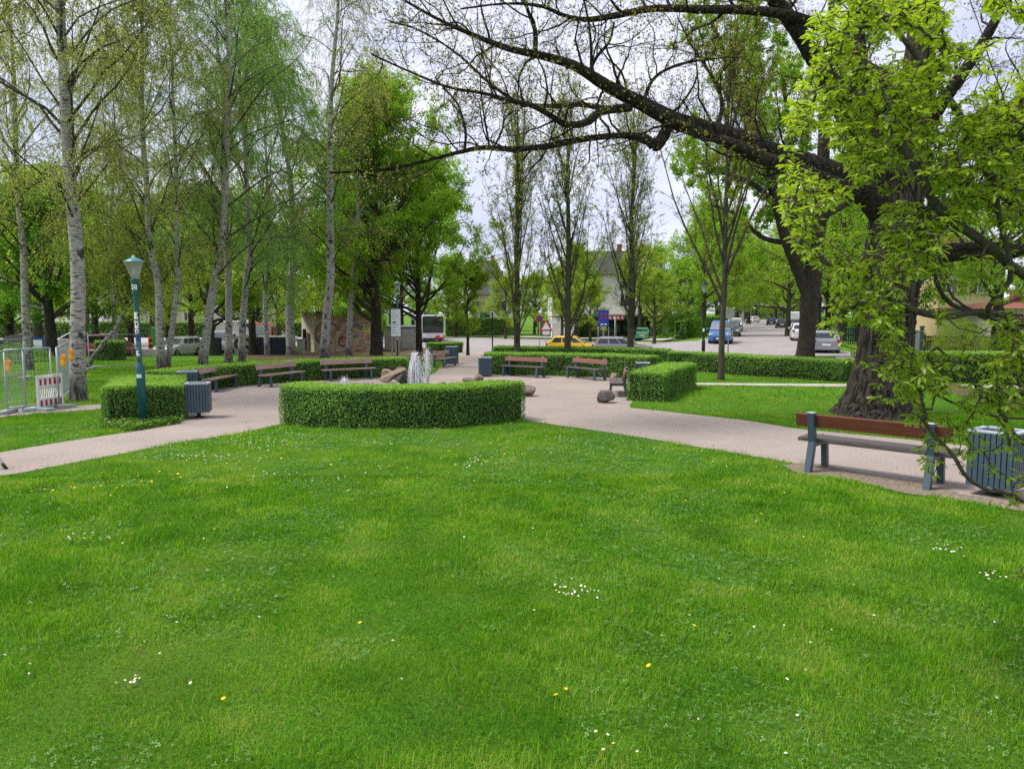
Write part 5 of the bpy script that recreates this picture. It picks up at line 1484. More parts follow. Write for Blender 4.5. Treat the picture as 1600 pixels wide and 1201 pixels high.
S_(onground(822, 20.6), (.62, .5, .40), 'reddish stone just past the end of the front hedge', 11, 'rock_red', .1)
S_(onground(655, 21.4), (.7, .5, .34), 'low grey stone under the tall water jet', 12, 'rock_grey', 2.1)

bs = thing('fountain_basin', (onground(650, 21.3)), 0, 'round stone edged fountain basin hidden behind the front hedge', 'fountain')
mb = MB(); mb.lathe([(2.2, .0), (2.2, .10), (1.95, .10), (1.95, .0)], 48, cap=False); mb.build('rim', M['concrete'], bs, .01)
def watermat():
    b = N('water'); f = b.noise(b.coord('Object'), 7, 4)
    return b.principled((.03, .04, .04), .06, b.bump(f, .5, .03), **{'Specular IOR Level': .6})
M['water'] = watermat()
mb = MB(); mb.lathe([(1.95, .05), (.001, .05)], 48, cap=False); mb.build('water', M['water'], bs)
def foam():
    b = N('white_water'); d = b.n('BsdfDiffuse'); d.inputs['Color'].default_value = (.97, .975, .98, 1)
    t = b.n('BsdfTranslucent'); t.inputs['Color'].default_value = (.94, .95, .96, 1)
    m = b.n('MixShader'); m.inputs[0].default_value = .25; b.l(d.outputs[0], m.inputs[1]); b.l(t.outputs[0], m.inputs[2])
    g = b.n('BsdfGlossy'); g.inputs['Roughness'].default_value = .1
    m2 = b.n('MixShader'); m2.inputs[0].default_value = .04; b.l(m.outputs[0], m2.inputs[1]); b.l(g.outputs[0], m2.inputs[2])
    b.l(m2.outputs[0], b.out.inputs['Surface']); return b.m
M['foam'] = foam()
def jet(base, H, r, label, seed, strands=60, spread=.5, drops=900, cat='water jet', name='water_jet'):
    rng = np.random.default_rng(seed); o = thing(name, base, 0, label, cat, 'fountain jets')
    a = rng.random(strands) * 2 * PI; k = 12; t = np.linspace(0, 1, k)
    h = H * (.45 + .55 * rng.random(strands)); out = spread * (.15 + .85 * rng.random(strands)) * r * 4; up = rng.random(strands) < .3
    tt = np.where(up[:, None], t[None] * .5, t[None])
    x = np.cos(a)[:, None] * out[:, None] * tt ** 1.4; y = np.sin(a)[:, None] * out[:, None] * tt ** 1.4
    z = h[:, None] * (1 - (2 * tt - 1) ** 2) + .05
    P = np.stack([x, y, z], -1) + rng.normal(0, .012, (strands, k, 3))
    A = Acc(); q, f = batch_tubes(P, r * (.14 + .20 * rng.random(strands)), r * (.08 + .12 * rng.random(strands)), 5); A.add(q, f)
    i = rng.integers(0, strands, drops); j = rng.integers(0, k, drops)
    c = P[i, j] + rng.normal(0, .06, (drops, 3)); c[:, 2] = np.maximum(c[:, 2], .06)
    s = (.003 + .008 * rng.random(drops) ** 2)[:, None]
    offs = np.array([[1, 0, 0], [0, 1, 0], [-1, 0, 0], [0, -1, 0], [0, 0, 1.3], [0, 0, -1.3]])
    V = (c[:, None] + offs[None] * s[:, None]).reshape(-1, 3); b = (np.arange(drops) * 6)[:, None, None]
    T3 = b + np.array([[0, 1, 4], [1, 2, 4], [2, 3, 4], [3, 0, 4], [1, 0, 5], [2, 1, 5], [3, 2, 5], [0, 3, 5]])[None]
    link('streams', A.mesh('streams'), o, [M['foam']], True)
    link('spray', np_mesh('spray', V, [T3.reshape(-1, 3)]), o, [M['foam']], True)
    return o
jet(onground(649, 22.6), 1.02, .075, 'tall white water jet spreading beside the dark rock', 1, 150, .85, 4000)
jet(onground(667.5, 22.9), 1.10, .035, 'thin straight water jet next to the spreading one', 2, 80, .3, 2000)
jet(onground(538, 21.4), .36, .07, 'low white foam dome near the worn benches', 3, 260, .5, 1500)
jet(onground(583, 21.9), .14, .04, 'small white bubbling spout between the low slabs', 4, 26, .8, 200)

# ------------------------------------------------------------------ site fence
def fence_panel(p, q, H, label, lights=(), group='mobile site fence panels', wires=22, rows=5, mat='galv'):
    p = np.array(p, float); q = np.array(q, float); v = q - p; L = float(np.linalg.norm(v[:2])); rz = math.atan2(v[1], v[0])
    o = thing('fence_panel', p, rz, label, 'fence', group); dz = q[2] - p[2]
    mb = MB(); r = .021
    mb.tube([(0, 0, .06), (0, 0, H)], r, 8); mb.tube([(L, 0, dz + .06), (L, 0, dz + H)], r, 8)
    mb.tube([(0, 0, H), (L, 0, dz + H)], r, 8); mb.tube([(0, 0, .12), (L, 0, dz + .12)], r, 8); mb.build('frame', M['galv'], o, 0, True)
    mb = MB(); n = int(L / .09)
    for i in range(1, n):
        x = L * i / n; mb.tube([(x, 0, .12 + dz * x / L), (x, 0, H + dz * x / L)], .0028, 4)
    for i in range(1, rows): mb.tube([(0, .004, .12 + (H - .12) * i / rows), (L, .004, dz + .12 + (H - .12) * i / rows)], .003, 4)
    mb.build('wire_mesh', M[mat], o)
    for x in (0, L):
        mb = MB(); mb.box((x, 0, .045 + dz * x / L), (.62, .20, .09), PI / 2 * 0.35); mb.build('foot_block', M['concrete_green'], o, .015)
    return o
HF = 1.42
fence_panel(G(-110, 690), G(41, 642), HF, 'mesh fence panel running out of the picture from the low block')
fence_panel(G(12, 646), G(83, 637), HF, 'mesh fence panel behind the red and white barrier board')
fence_panel(G(93, 637), G(116, 607), HF, 'mesh fence panel running back behind the thick birch trunk')
fence_panel(G(140, 578), G(217, 573), 1.35, 'distant dark mesh fence panel beside the lamp post', mat='black_plastic')
fence_panel(G(-60, 600), G(40, 592), 1.35, 'mesh fence panel farther back at the picture edge')
def warn(px, py, d, label):
    b = at(px, py, d); o = thing('warning_lamp', b, 0, label, 'warning lamp', 'amber warning lamps')
    mb = MB(); mb.box((0, 0, -.07), (.10, .09, .13)); mb.build('battery_box', M['yellow_plastic'], o, .02)
    mb = MB(); mb.prism([(.058 * math.cos(a), .075 * math.sin(a) + .06) for a in np.linspace(0, 2 * PI, 20)[:-1]], 'y', -.04, .04); mb.build('lens', M['amber'], o, .015)
warn(13.5, 571, 16.95, 'amber warning lamp hung on the frontmost fence post'); warn(99, 563, 17.3, 'amber warning lamp on the fence just past the barrier board'); warn(111, 554, 18.6, 'amber warning lamp half hidden by the thick birch trunk')

def barrier():
    a = G(56, 641.5); c = G(95, 635); v = c - a; L = float(np.linalg.norm(v[:2])); o = thing('barrier_board', a, math.atan2(v[1], v[0]), 'red and white plastic barrier board leaning on the mesh fence', 'barrier')
    H = .80; y = -.06
    mb = MB()
    for x in (.03, L - .03): mb.box((x, y, H / 2), (.06, .05, H))
    mb.box((L / 2, y, .06), (L - .12, .05, .05)); mb.box((L / 2, y, .25), (L - .12, .05, .05)); mb.box((L / 2, y, .545), (L - .12, .05, .05)); mb.box((L / 2, y, .745), (L - .12, .05, .05))
    for i in range(9): mb.bar((.06 + (L - .16) * i / 9 , y, .27), (.06 + (L - .16) * i / 9 + .07, y, .53), .022, .03, (0, 1, 0))
    for i in range(9): mb.box((.05 + (L - .1) * i / 8, y, .785), (.035, .04, .04))
    mb.build('frame', M['white_plastic'], o, .004)
    for z, h in ((.645, .15), (.155, .14)):
        mb = MB(); n = 9; w_ = (L - .12) / n
        for i in range(n): mb.box((.06 + w_ * (i + .5), y, z), (w_, .035, h), mi=(i % 2))
        mb.build('striped_panel', [M['red_film'], M['white_plastic']], o)
    mb = MB(); mb.box((.05, y, .035), (.75, .22, .07), 1.35); mb.box((L - .05, y, .035), (.75, .22, .07), 1.35); mb.build('foot_block', M['concrete_green'], o, .012)
barrier()
# folding stand whose leg reaches into the picture
b = G(-4, 739); o = thing('folding_stand', b, 0, 'white slanted tube leg with a dark rubber foot standing on the path edge', 'stand')
q0 = G(10.8, 733) - b
mb = MB(); mb.tube([q0 + np.array([-.062, 0, .085]), q0 + np.array([-.19, 0, .30]), q0 + np.array([-.5, 0, .92])], .026, 10); mb.tube([q0 + np.array([-.95, .02, .03]), q0 + np.array([-.5, .02, .92])], .026, 10); mb.build('leg', M['white_plastic'], o, 0, True)
mb = MB(); mb.tube([q0 + np.array([.0, 0, .0]), q0 + np.array([-.065, 0, .088])], .024, 10); mb.build('rubber_foot', M['rubber'], o, 0, True)
mb = MB(); mb.bar(q0 + np.array([-.16, .01, .16]), q0 + np.array([-.80, .01, .16]), .03, .03); mb.build('cross_bar', M['teal_cap'], o)

# ------------------------------------------------------------------ vehicles
PAINT = {}
def pm(c, met=0):
    k = (c, met)
    if k not in PAINT: PAINT[k] = paint('car_paint', c, met)
    return PAINT[k]
KINDS = {
 # stations: x (front +), half width, bottom, shoulder height ; cabin: x at belt rear/front, x at roof rear/front, roof height
 'hatch': dict(L=4.1, W=1.74, H=1.48, st=[(2.05, .62, .30, .52), (1.95, .78, .20, .70), (1.30, .87, .18, .86), (.70, .87, .18, .96), (-.6, .87, .18, .98), (-1.6, .86, .20, .98), (-1.98, .80, .24, .94), (-2.05, .70, .34, .80)], cab=(-1.92, .95, -1.45, .15), wb=1.26, wr=.31),
 'estate': dict(L=4.5, W=1.78, H=1.47, st=[(2.25, .62, .30, .50), (2.12, .80, .20, .70), (1.40, .89, .18, .85), (.70, .89, .18, .95), (-.8, .89, .18, .97), (-1.9, .88, .20, .97), (-2.2, .82, .26, .93), (-2.25, .72, .36, .80)], cab=(-2.12, .95, -1.78, .10), wb=1.33, wr=.32),
 'suv': dict(L=4.4, W=1.82, H=1.66, st=[(2.2, .66, .36, .66), (2.08, .82, .24, .86), (1.40, .91, .22, 1.02), (.75, .91, .22, 1.08), (-.8, .91, .22, 1.10), (-1.8, .90, .24, 1.10), (-2.15, .84, .30, 1.04), (-2.2, .74, .40, .9)], cab=(-2.05, 1.0, -1.7, .25), wb=1.30, wr=.36),
 'mpv': dict(L=4.4, W=1.80, H=1.80, st=[(2.2, .64, .32, .64), (2.08, .82, .22, .84), (1.50, .90, .20, 1.00), (.95, .90, .20, 1.08), (-.8, .90, .20, 1.10), (-1.9, .89, .22, 1.10), (-2.16, .84, .28, 1.06), (-2.2, .76, .40, .9)], cab=(-2.14, 1.35, -1.98, .45), wb=1.33, wr=.33),
 'van': dict(L=5.4, W=1.98, H=2.45, st=[(2.7, .74, .36, .80), (2.58, .90, .26, 1.02), (2.0, .98, .24, 1.18), (1.6, .99, .24, 1.28), (-1.0, .99, .24, 1.30), (-2.2, .99, .26, 1.30), (-2.66, .97, .30, 1.30), (-2.7, .94, .40, 1.2)], cab=(-2.68, 1.9, -2.62, 1.05), wb=1.72, wr=.35)}
def car(kind, loc, rz, paintm, label, group='parked cars', name='parked_car', cat='car', trim=None):
    K = KINDS[kind]; o = thing(name, loc, rz, label, cat, group)
    st = K['st']; mb = MB(); vs = []; n = 10
    for (x, w_, zb, zs) in st:
        zm = zb + (zs - zb) * .55
        for (yy, zz) in ((-w_ * .86, zb), (-w_ * .98, zb + .06), (-w_, zm), (-w_ * .955, zs - .05), (-w_ * .86, zs), (w_ * .86, zs), (w_ * .955, zs - .05), (w_, zm), (w_ * .98, zb + .06), (w_ * .86, zb)):
            vs.append((x, yy, zz))
    fs = [(i * n + a, i * n + (a + 1) % n, (i + 1) * n + (a + 1) % n, (i + 1) * n + a) for i in range(len(st) - 1) for a in range(n)]
    fs += [tuple(range(n)), tuple((len(st) - 1) * n + a for a in range(n))]
    mb.add(vs, fs)
    xa, xb, xc, xd = K['cab']; H = K['H']; wbl = K['W'] / 2 * .955; wtp = K['W'] / 2 * (.80 if kind != 'van' else .88)
    zs = np.interp(0, [s[0] for s in st[::-1]], [s[3] for s in st[::-1]]) - .03
    def ring(t, inset=0.0):   # t 0 belt, 1 roof
        x0 = xa + (xc - xa) * t; x1 = xb + (xd - xb) * t; w_ = wbl + (wtp - wbl) * t; z = zs + (H - .06 - zs) * t
        return x0, x1, w_, z
    rings = [ring(0), ring(.94)]; vs = []
    for (x0, x1, w_, z) in rings: vs += [(x0, -w_, z), (x1, -w_ * .96, z), (x1, w_ * .96, z), (x0, w_, z)]
    x0, x1, w_, z = ring(1.0); vs += [(x0 + .10, -w_ * .90, H), (x1 - .12, -w_ * .88, H), (x1 - .12, w_ * .88, H), (x0 + .10, w_ * .90, H)]
    fs = [(a, (a + 1) % 4, 4 + (a + 1) % 4, 4 + a) for a in range(4)] + [(4 + a, 4 + (a + 1) % 4, 8 + (a + 1) % 4, 8 + a) for a in range(4)] + [(8, 9, 10, 11), (3, 2, 1, 0)]
    mb.add(vs, fs); mb.build('body', paintm, o, .035, False, 3)
    def side(s, u0, u1, t0, t1, nm='side_window'):
        b = MB(); vs = []
        for (u, t) in ((u0, t0), (u1, t0), (u1, t1), (u0, t1)):
            q0, q1, w_, z = ring(t * .94); x = q0 + (q1 - q0) * u; ww = w_ * (1 - .04 * u) + .006
            vs.append((x, s * ww, z))
        b.add(vs, [(0, 1, 2, 3)]); b.build(nm, M['dark_glass'], o)
    for s in (-1, 1):
        if kind == 'van': side(s, .74, .95, .16, .80)
        else:
            side(s, .08, .36, .12, .90); side(s, .40, .66, .10, .92); side(s, .69, .93, .10, .90)
    def endq(front, t0, t1, k=.9, nm='windscreen'):
        b = MB(); vs = []
        for (sy, t) in ((-1, t0), (1, t0), (1, t1), (-1, t1)):
            q0, q1, w_, z = ring(t * .94); x = (q1 + .008) if front else (q0 - .008); vs.append((x, sy * w_ * k, z))
        b.add(vs, [(0, 1, 2, 3)]); b.build(nm, M['screen_glass' if front else 'dark_glass'], o)
    endq(True, .06, .92)
    if kind != 'van': endq(False, .15, .88, .86, 'rear_window')
    wr = K['wr']
    for sx in (-1, 1):
        for sy in (-1, 1):
            wloc = (sx * K['wb'], sy * (K['W'] / 2 - .12), wr)
            b = MB(); b.prism([(wloc[0] + wr * math.cos(a), wr + wr * math.sin(a)) for a in np.linspace(0, 2 * PI, 25)[:-1]], 'y', wloc[1] - .11, wloc[1] + .115)
            wh = b.build('wheel', M['rubber'], o, .02)
            b = MB(); yy = wloc[1] + sy * .118
            b.prism([(wloc[0] + wr * .64 * math.cos(a), wr + wr * .64 * math.sin(a)) for a in np.linspace(0, 2 * PI, 19)[:-1]], 'y', yy - .012, yy + .012); b.build('rim', M['rim'], wh)
    fx, fz = st[0][0], st[1][3]; rx = st[-1][0]; rzv = st[-1][3]; hw = st[1][1]
    for sy in (-1, 1):
        b = MB(); b.box((st[1][0] - .04, sy * hw * .80, fz - .09), (.24, hw * .36, .14), sy * -.35); b.build('headlight', M['lamp_white'], o, .02)
        b = MB(); b.box((rx + .07, sy * st[-2][1] * .86, rzv + (.02 if kind != 'van' else -.1)), (.16, .17, .20 if kind != 'van' else .34), sy * .25); b.build('tail_light', M['lamp_red'], o, .015)
        b = MB(); b.box((xb - .25, sy * (K['W'] / 2 + .09), zs + .10), (.10, .18, .13)); b.build('mirror', trim or paintm, o, .02)
    b = MB(); b.box((fx - .01, 0, st[0][2] + .10), (.06, hw * 1.1, .13)); b.build('grille', M['black_plastic'], o, .01)
    b = MB(); b.box((fx + .025, 0, st[0][2] + .10), (.012, .52, .11)); b.build('number_plate', M['plate'], o)
    b = MB(); b.box((rx - .012, 0, st[-1][2] + .25), (.014, .52, .11)); b.build('number_plate', M['plate'], o)
    b = MB(); b.box((rx + .03, 0, st[-1][2] + .02), (.10, hw * 1.7, .14)); b.build('rear_bumper', M['black_plastic'] if kind in ('suv', 'mpv') else paintm, o, .02)
    return o
SD = math.atan2(.952, .307)        # along the side street, away from us
W_ = (.62, .63, .66); SIL = (.33, .35, .37)
car('hatch', onground(897, 60), R(-14), pm((.70, .45, .005)), 'yellow parked hatchback behind the dark hedge')
car('estate', onground(974, 58), R(-16), pm((.23, .235, .24), .5), 'grey estate car parked nose towards the street corner')
car('mpv', onground(1126, 62), SD + PI, pm((.03, .13, .36)), 'blue people carrier parked facing us at the street corner')
car('estate', onground(1142, 76), SD + PI, pm((.06, .07, .08), .4), 'dark silver car parked right behind the blue one')
car('suv', onground(1148, 98), SD + PI, pm(W_), 'white car third in the row facing us')
car('hatch', onground(1174, 172), SD + .5, pm((.60, .60, .52)), 'pale beige car turning at the far end of the street')
car('hatch', onground(1286, 51), SD + .02, pm(SIL, .6), 'silver hatchback half hidden by the dark forked tree')
car('hatch', onground(1251, 66), SD, pm(W_), 'white hatchback ahead of the silver one')
car('estate', onground(1247, 76), SD, pm((.10, .105, .11), .5), 'dark grey estate between the white hatchback and the van')
car('suv', onground(1241, 86), SD, pm((.16, .17, .18), .5), 'grey car tucked against the tail of the white van')
car('van', onground(1240, 98), SD, pm(W_), 'tall white panel van in the row seen from behind', name='parked_van', cat='van')
car('estate', onground(1220, 114), SD, pm((.03, .032, .03), .3), 'black car just beyond the white van')
car('hatch', onground(1204, 138), SD, pm((.012, .025, .07), .3), 'dark blue car farthest up the row seen from behind')
car('hatch', onground(1003, 90), R(80), pm((.05, .28, .14)), 'green car parked in front of the villa shop')
# the parking lot
car('suv', onground(171, 52), R(92), pm((.26, .01, .018)), 'red car with pale roof parked beside the leaning tree')
car('estate', onground(277, 58), R(-100), pm(W_), 'white estate car with a wide dark grille, facing the lawn')
car('suv', onground(24, 58), R(-160), pm((.012, .012, .014)), 'black car behind the mesh fence')
car('mpv', onground(350, 64), R(-75), pm(W_), 'white people carrier behind the slanted birch')
car('van', onground(383, 80), R(10), pm((.60, .61, .64)), 'white van beyond the graffiti wall', name='parked_van', cat='van')
car('van', onground(411, 66), R(-78), pm((.50, .03, .015)), 'red van standing behind the navy container', name='parked_van', cat='van')
car('hatch', onground(434, 84), R(30), pm((.45, .46, .48), .3), 'silver car seen past the red van')
car('hatch', onground(110, 70), R(-150), pm(W_), 'white car behind the thick birch trunk')

def bus():
    b = onground(677, 84); o = thing('city_bus', b, R(-77), 'white city bus with a red corner coming along the street', 'bus')
    L, W, H = 12.0, 2.55, 3.0
    mb = MB(); mb.box((-L / 2, 0, .30 + (H - .3) / 2), (L, W, H - .30)); mb.build('body', pm((.66, .66, .68)), o, .10, seg=3)
    mb = MB(); mb.box((.006, 0, 1.88), (.05, W - .26, 1.62)); mb.build('windscreen', M['dark_glass'], o, .06)
    mb = MB(); mb.box((.012, 0, 2.78), (.06, W - .34, .24)); mb.build('destination_display', M['black_plastic'], o, .02)
    mb = MB(); mb.box((.006, .72, .62), (.05, 1.0, .34)); mb.build('red_panel', pm((.50, .03, .02)), o, .03)
    for s in (-1, 1):
        mb = MB(); mb.box((.014, s * .92, .72), (.06, .34, .16)); mb.build('headlight', M['lamp_white'], o, .02)
        mb = MB(); mb.bar((-.05, s * 1.27, 2.7), (.32, s * 1.44, 2.55), .05); mb.box((.34, s * 1.44, 2.30), (.08, .22, .42)); mb.build('mirror', M['black_plastic'], o, .02)
        for k in range(6):
            mb = MB(); mb.box((-1.2 - k * 1.75, s * (W / 2 + .004), 1.85), (1.6, .02, 1.2)); mb.build('side_window', M['dark_glass'], o)
        for x in (-2.7, -8.6):
            mb = MB(); mb.prism([(x + .48 * math.cos(a), .48 + .48 * math.sin(a)) for a in np.linspace(0, 2 * PI, 21)[:-1]], 'y', s * 1.14 - .14, s * 1.14 + .14); mb.build('wheel', M['rubber'], o, .02)
    mb = MB(); mb.box((.004, 0, .42), (.05, W - .2, .20)); mb.build('bumper', M['black_plastic'], o, .02)
    mb = MB(); mb.box((.03, 0, .78), (.02, .52, .11)); mb.build('number_plate', M['plate'], o)
    for s in (-.55, .35):
        mb = MB(); mb.bar((.04, s, 1.12), (.05, s + .55, 1.75), .02); mb.build('wiper', M['black_plastic'], o)
bus()

# ------------------------------------------------------------------ small buildings
def muralmat():
    b = N('mural'); v = b.coord('Object'); f = b.noise(v, .9, 3, .5, 1.6); g = b.noise(v, 2.4, 4, .6, 2.5)
    c = b.ramp(f, [(.30, (.22, .09, .07)), (.42, (.50, .32, .24)), (.52, (.55, .42, .32)), (.60, (.40, .20, .15)), (.70, (.14, .28, .30))], 'CONSTANT')
    c = b.mix(.35, c, (.44, .33, .25))
    k = b.ramp(g, [(.47, (0, 0, 0)), (.49, (1, 1, 1)), (.51, (1, 1, 1)), (.53, (0, 0, 0))])
    c = b.mix(b.math('MULTIPLY', k, .8), c, (.13, .045, .045))
    return b.principled(c, .85)
M['mural'] = muralmat()
def hut():
    Y = 64; x0 = onground(492, Y); x1 = onground(588, Y); L = x1[0] - x0[0]
    o = thing('mural_hut', x0, R(3), 'low flat roofed hut painted with a brown and turquoise mural', 'hut')
    H = 3.2; Dp = 4.6
    mb = MB(); mb.box((L / 2, Dp / 2, H / 2 - .1), (L, Dp, H + .2)); mb.build('wall', M['mural'], o)
    # side wall turned to the left, plain with a doorway
    mb = MB(); mb.bar((0, 0, H / 2 - .1), (-1.35, 1.6, H / 2 - .1), .12, H + .2); mb.build('side_wall', M['plaster_cream'], o)
    mb = MB(); mb.box((L / 2 - .5, Dp / 2, H + .09), (L + 1.9, Dp + .9, .22)); mb.build('roof', M['roof_dark'], o, .03)
    mb = MB(); mb.box((-.95, 1.0, .95), (.10, .5, 1.9), -.87); mb.build('door', M['dark_wood'], o)
    mb = MB(); mb.box((-.62, .50, .80), (.18, .22, 1.6)); mb.build('door_post', M['brass_wood'], o)
    # painted swirls and discs on the front
    for (cx, cz, r, m) in ((1.0, 1.5, 1.05, 'tinbrown'), (3.35, 1.75, .55, 'teal_cap'), (2.35, .85, .42, 'roof_red')):
        b = MB(); n = 26
        for i in range(n):
            a = R(20) + i / n * R(285); rr = r * (1 - .25 * i / n)
            b.box((cx + rr * math.cos(a), -.008, cz + rr * math.sin(a)), (2.3 * PI * r / n, .012, .13), 0)
        b.build('painted_swirl', M[m], o)
    return o
hut()
o = thing('grey_meter_box', onground(470.5, 62), R(-20), 'grey meter box at the side wall of the mural hut', 'cabinet')
mb = MB(); mb.box((0, 0, .55), (.55, .35, 1.1)); mb.build('housing', M['concrete'], o, .02); mb = MB(); mb.box((0, 0, 1.14), (.62, .42, .08)); mb.build('lid', M['galv'], o, .01)
mb = MB(); mb.box((0, -.178, .52), (.44, .012, .9)); mb.build('door', M['galv'], o)
def cabin():
    Y = 68; a = onground(601, Y); c = onground(650, Y); L = c[0] - a[0]; o = thing('transformer_cabin', a, R(4), 'small grey concrete transformer cabin with a slatted door', 'cabin')
    mb = MB(); mb.box((L / 2, 1.1, .90), (L, 2.2, 2.2)); mb.build('wall', M['concrete'], o, .02)
    mb = MB(); mb.box((L / 2, 1.1, 2.06), (L + .25, 2.45, .13)); mb.build('roof', M['galv'], o, .02)
    x = L * .76; mb = MB(); mb.box((x, -.02, .95), (1.12, .05, 1.72)); d = mb.build('door', M['galv'], o)
    mb = MB()
    for i in range(9): mb.box((x, -.052, .25 + i * .17), (.88, .03, .10))
    mb.build('louvre', M['concrete'], d)
    mb = MB(); rr = np.random.default_rng(4)
    for i in range(7): mb.bar((L * .92 + rr.normal(0, .08), -.004, 1.1 + .1 * i), (L * .93 + rr.normal(0, .1), -.004, 1.2 + .1 * i), .05, .012, (0, 1, 0))
    mb.build('graffiti', M['lettering'], o)
cabin()
def block(name, px0, px1, Y, H, Dp, mat, label, cat, marks=None, lid=None, grp=None):
    a = onground(px0, Y); c = onground(px1, Y); L = c[0] - a[0]; o = thing(name, a, 0, label, cat, grp)
    mb = MB(); mb.box((L / 2, Dp / 2, H / 2 - .05), (L, Dp, H + .1)); mb.build('wall' if 'wall' in name else 'body', M[mat], o, .02)
    if lid: mb = MB(); mb.box((L / 2, Dp / 2, H + .04), (L + .06, Dp + .06, .08)); mb.build('lid', M[lid], o, .01)
    return o, L
o, L = block('waste_container', 402, 446, 60, 1.36, 1.3, 'navy', 'navy blue waste container behind the birches', 'container', lid='white_plastic')
for i in range(5):
    mb = MB(); mb.box((L * (i + .5) / 5, -.01, .6), (.05, .04, 1.25)); mb.build('rib', M['navy'], o)
o, L = block('graffiti_wall', 366, 401, 60, 1.36, .3, 'concrete', 'short pale wall with black graffiti beside the navy container', 'wall', lid='concrete')
mb = MB(); rr = np.random.default_rng(9)
for (cx, cz, r) in ((.35, .85, .28), (.95, .9, .30), (.9, .42, .25)):
    for i in range(12):
        a = i / 12 * 5; mb.box((cx + r * math.cos(a), -.006, cz + r * math.sin(a)), (.17, .012, .17), 0)
mb.build('graffiti', M['lettering'], o)
o, L = block('utility_cabinet', 331, 343, 59, 1.3, .5, 'navy', 'dark green utility cabinet behind the slanted birch', 'cabinet', lid='black_plastic')
# low wall in front of the white cars
o, L = block('low_wall', 150, 262, 54, .62, .25, 'plaster_white', 'low pale wall along the parking lot', 'wall')

# banners, striped delineators, blue sign in the lot
def banner(px, Y, H, label, w_=.55):
    o = thing('feather_banner', onground(px, Y), 0, label, 'banner', 'green banners')
    mb = MB(); mb.tube([(-w_ / 2, 0, 0), (-w_ / 2, 0, H)], .02, 6); mb.build('pole', M['galv'], o)
    mb = MB(); mb.prism([(-w_ / 2 + .02, .45), (w_ / 2, .45), (w_ / 2, H - .5), (0, H - .05), (-w_ / 2 + .02, H)], 'y', -.008, .008); mb.build('cloth', M['green_banner'], o)
    mb = MB(); mb.box((-w_ / 2, 0, .03), (.5, .5, .06)); mb.build('foot', M['rubber'], o)
banner(146.5, 58, 2.45, 'green banner beside the thick birch trunk'); banner(243, 58, 2.3, 'green banner beside the twin birches')
def delineator(px, Y, label):
    o = thing('traffic_delineator', onground(px, Y), 0, label, 'delineator', 'striped delineators')
    mb = MB()
    for i in range(7): mb.box((0, 0, .28 + i * .19), (.28, .05, .19), mi=i % 2)
    mb.build('striped_panel', [M['orange'], M['black_plastic']], o); mb = MB(); mb.box((0, 0, .09), (.5, .35, .18)); mb.build('foot', M['rubber'], o, .03)
delineator(137, 55, 'orange and black striped post next to the thick birch'); delineator(235.5, 55, 'orange and black striped post next to the twin birches')

def sign(loc, H, label, plates, rz=0, r=.03, post='galv', grp='traffic signs'):
    """plates: list of (shape, z, size, material, mark)"""
    o = thing('road_sign', loc, rz, label, 'road sign', grp)
    mb = MB(); mb.tube([(0, .02, -.1), (0, .02, H)], r, 8); mb.build('post', M[post], o, 0, True)
    for k, (sh, z, s, m, mk) in enumerate(plates):
        y = -.025
        if sh == 'rect': poly = [(-s[0] / 2, z - s[1] / 2), (s[0] / 2, z - s[1] / 2), (s[0] / 2, z + s[1] / 2), (-s[0] / 2, z + s[1] / 2)]
        elif sh == 'tri': poly = [(-s * .58, z - s * .33), (s * .58, z - s * .33), (0, z + s * .67)]
        else: poly = [(s / 2 * math.cos(a), z + s / 2 * math.sin(a)) for a in np.linspace(0, 2 * PI, 25)[:-1]]
        mb = MB(); mb.prism(poly, 'y', y - .01, y + .01); p = mb.build('plate', M[m], o)
        if mk:
            q = np.array(poly); c = q.mean(0)
            mb = MB(); mb.prism([tuple(c + (a - c) * .66) for a in q], 'y', y - .016, y - .012); mb.build('inner_field', M[mk], p)
    return o
sign(onground(853, 66), 2.3, 'red bordered triangular warning sign by the tall hedge', [('tri', 2.05, 1.0, 'sign_red', 'sign_white'), ('rect', 1.55, (.6, .3), 'sign_white', None)])
sign(onground(843, 68), 2.9, 'round no stopping sign next to the triangular sign', [('disc', 2.75, .62, 'sign_red', 'sign_blue')])
sign(onground(863, 67), 2.6, 'small white direction sign beside the triangular sign', [('rect', 2.5, (.65, .28), 'sign_white', None)])
o = sign(onground(942, 68), 3.0, 'blue parking ban sign with a lighter blue plate on twin posts', [('rect', 3.0, (.95, 1.05), 'sign_blue', None), ('rect', 2.25, (1.05, .40), 'sign_blue', None)])
mb = MB(); mb.bar((-.28, -.045, 2.75), (.28, -.045, 3.25), .09, .012, (0, 1, 0)); mb.bar((-.28, -.046, 3.25), (.28, -.046, 2.75), .09, .010, (0, 1, 0)); mb.build('red_cross', M['sign_red'], o)
mb = MB(); mb.box((-.12, -.045, 2.25), (.22, .012, .12)); mb.box((.2, -.045, 2.25), (.2, .012, .12)); mb.build('lettering', M['sign_white'], o)
mb = MB(); mb.tube([(.5, .05, -.1), (.5, .05, 2.1)], .03, 8); mb.build('post', M['galv'], o)
sign(onground(1138, 41), 2.6, 'back of a grey road sign on a thin post near the street lantern', [('disc', 2.35, .62, 'concrete', None), ('rect', 1.75, (.55, .32), 'concrete', None)], rz=.3)
sign(onground(960.5, 66), 2.9, 'thin white post next to the blue parking sign', [('rect', 2.85, (.18, .12), 'sign_white', None)])
sign(onground(934.5, 69), 2.5, 'white post with a small orange cap beside the blue parking sign', [('rect', 2.45, (.22, .16), 'orange', None)])
sign(onground(60, 46), 1.12, 'blue information plate standing behind the mesh fence', [('rect', .70, (.8, .85), 'sign_blue', 'sign_white')])
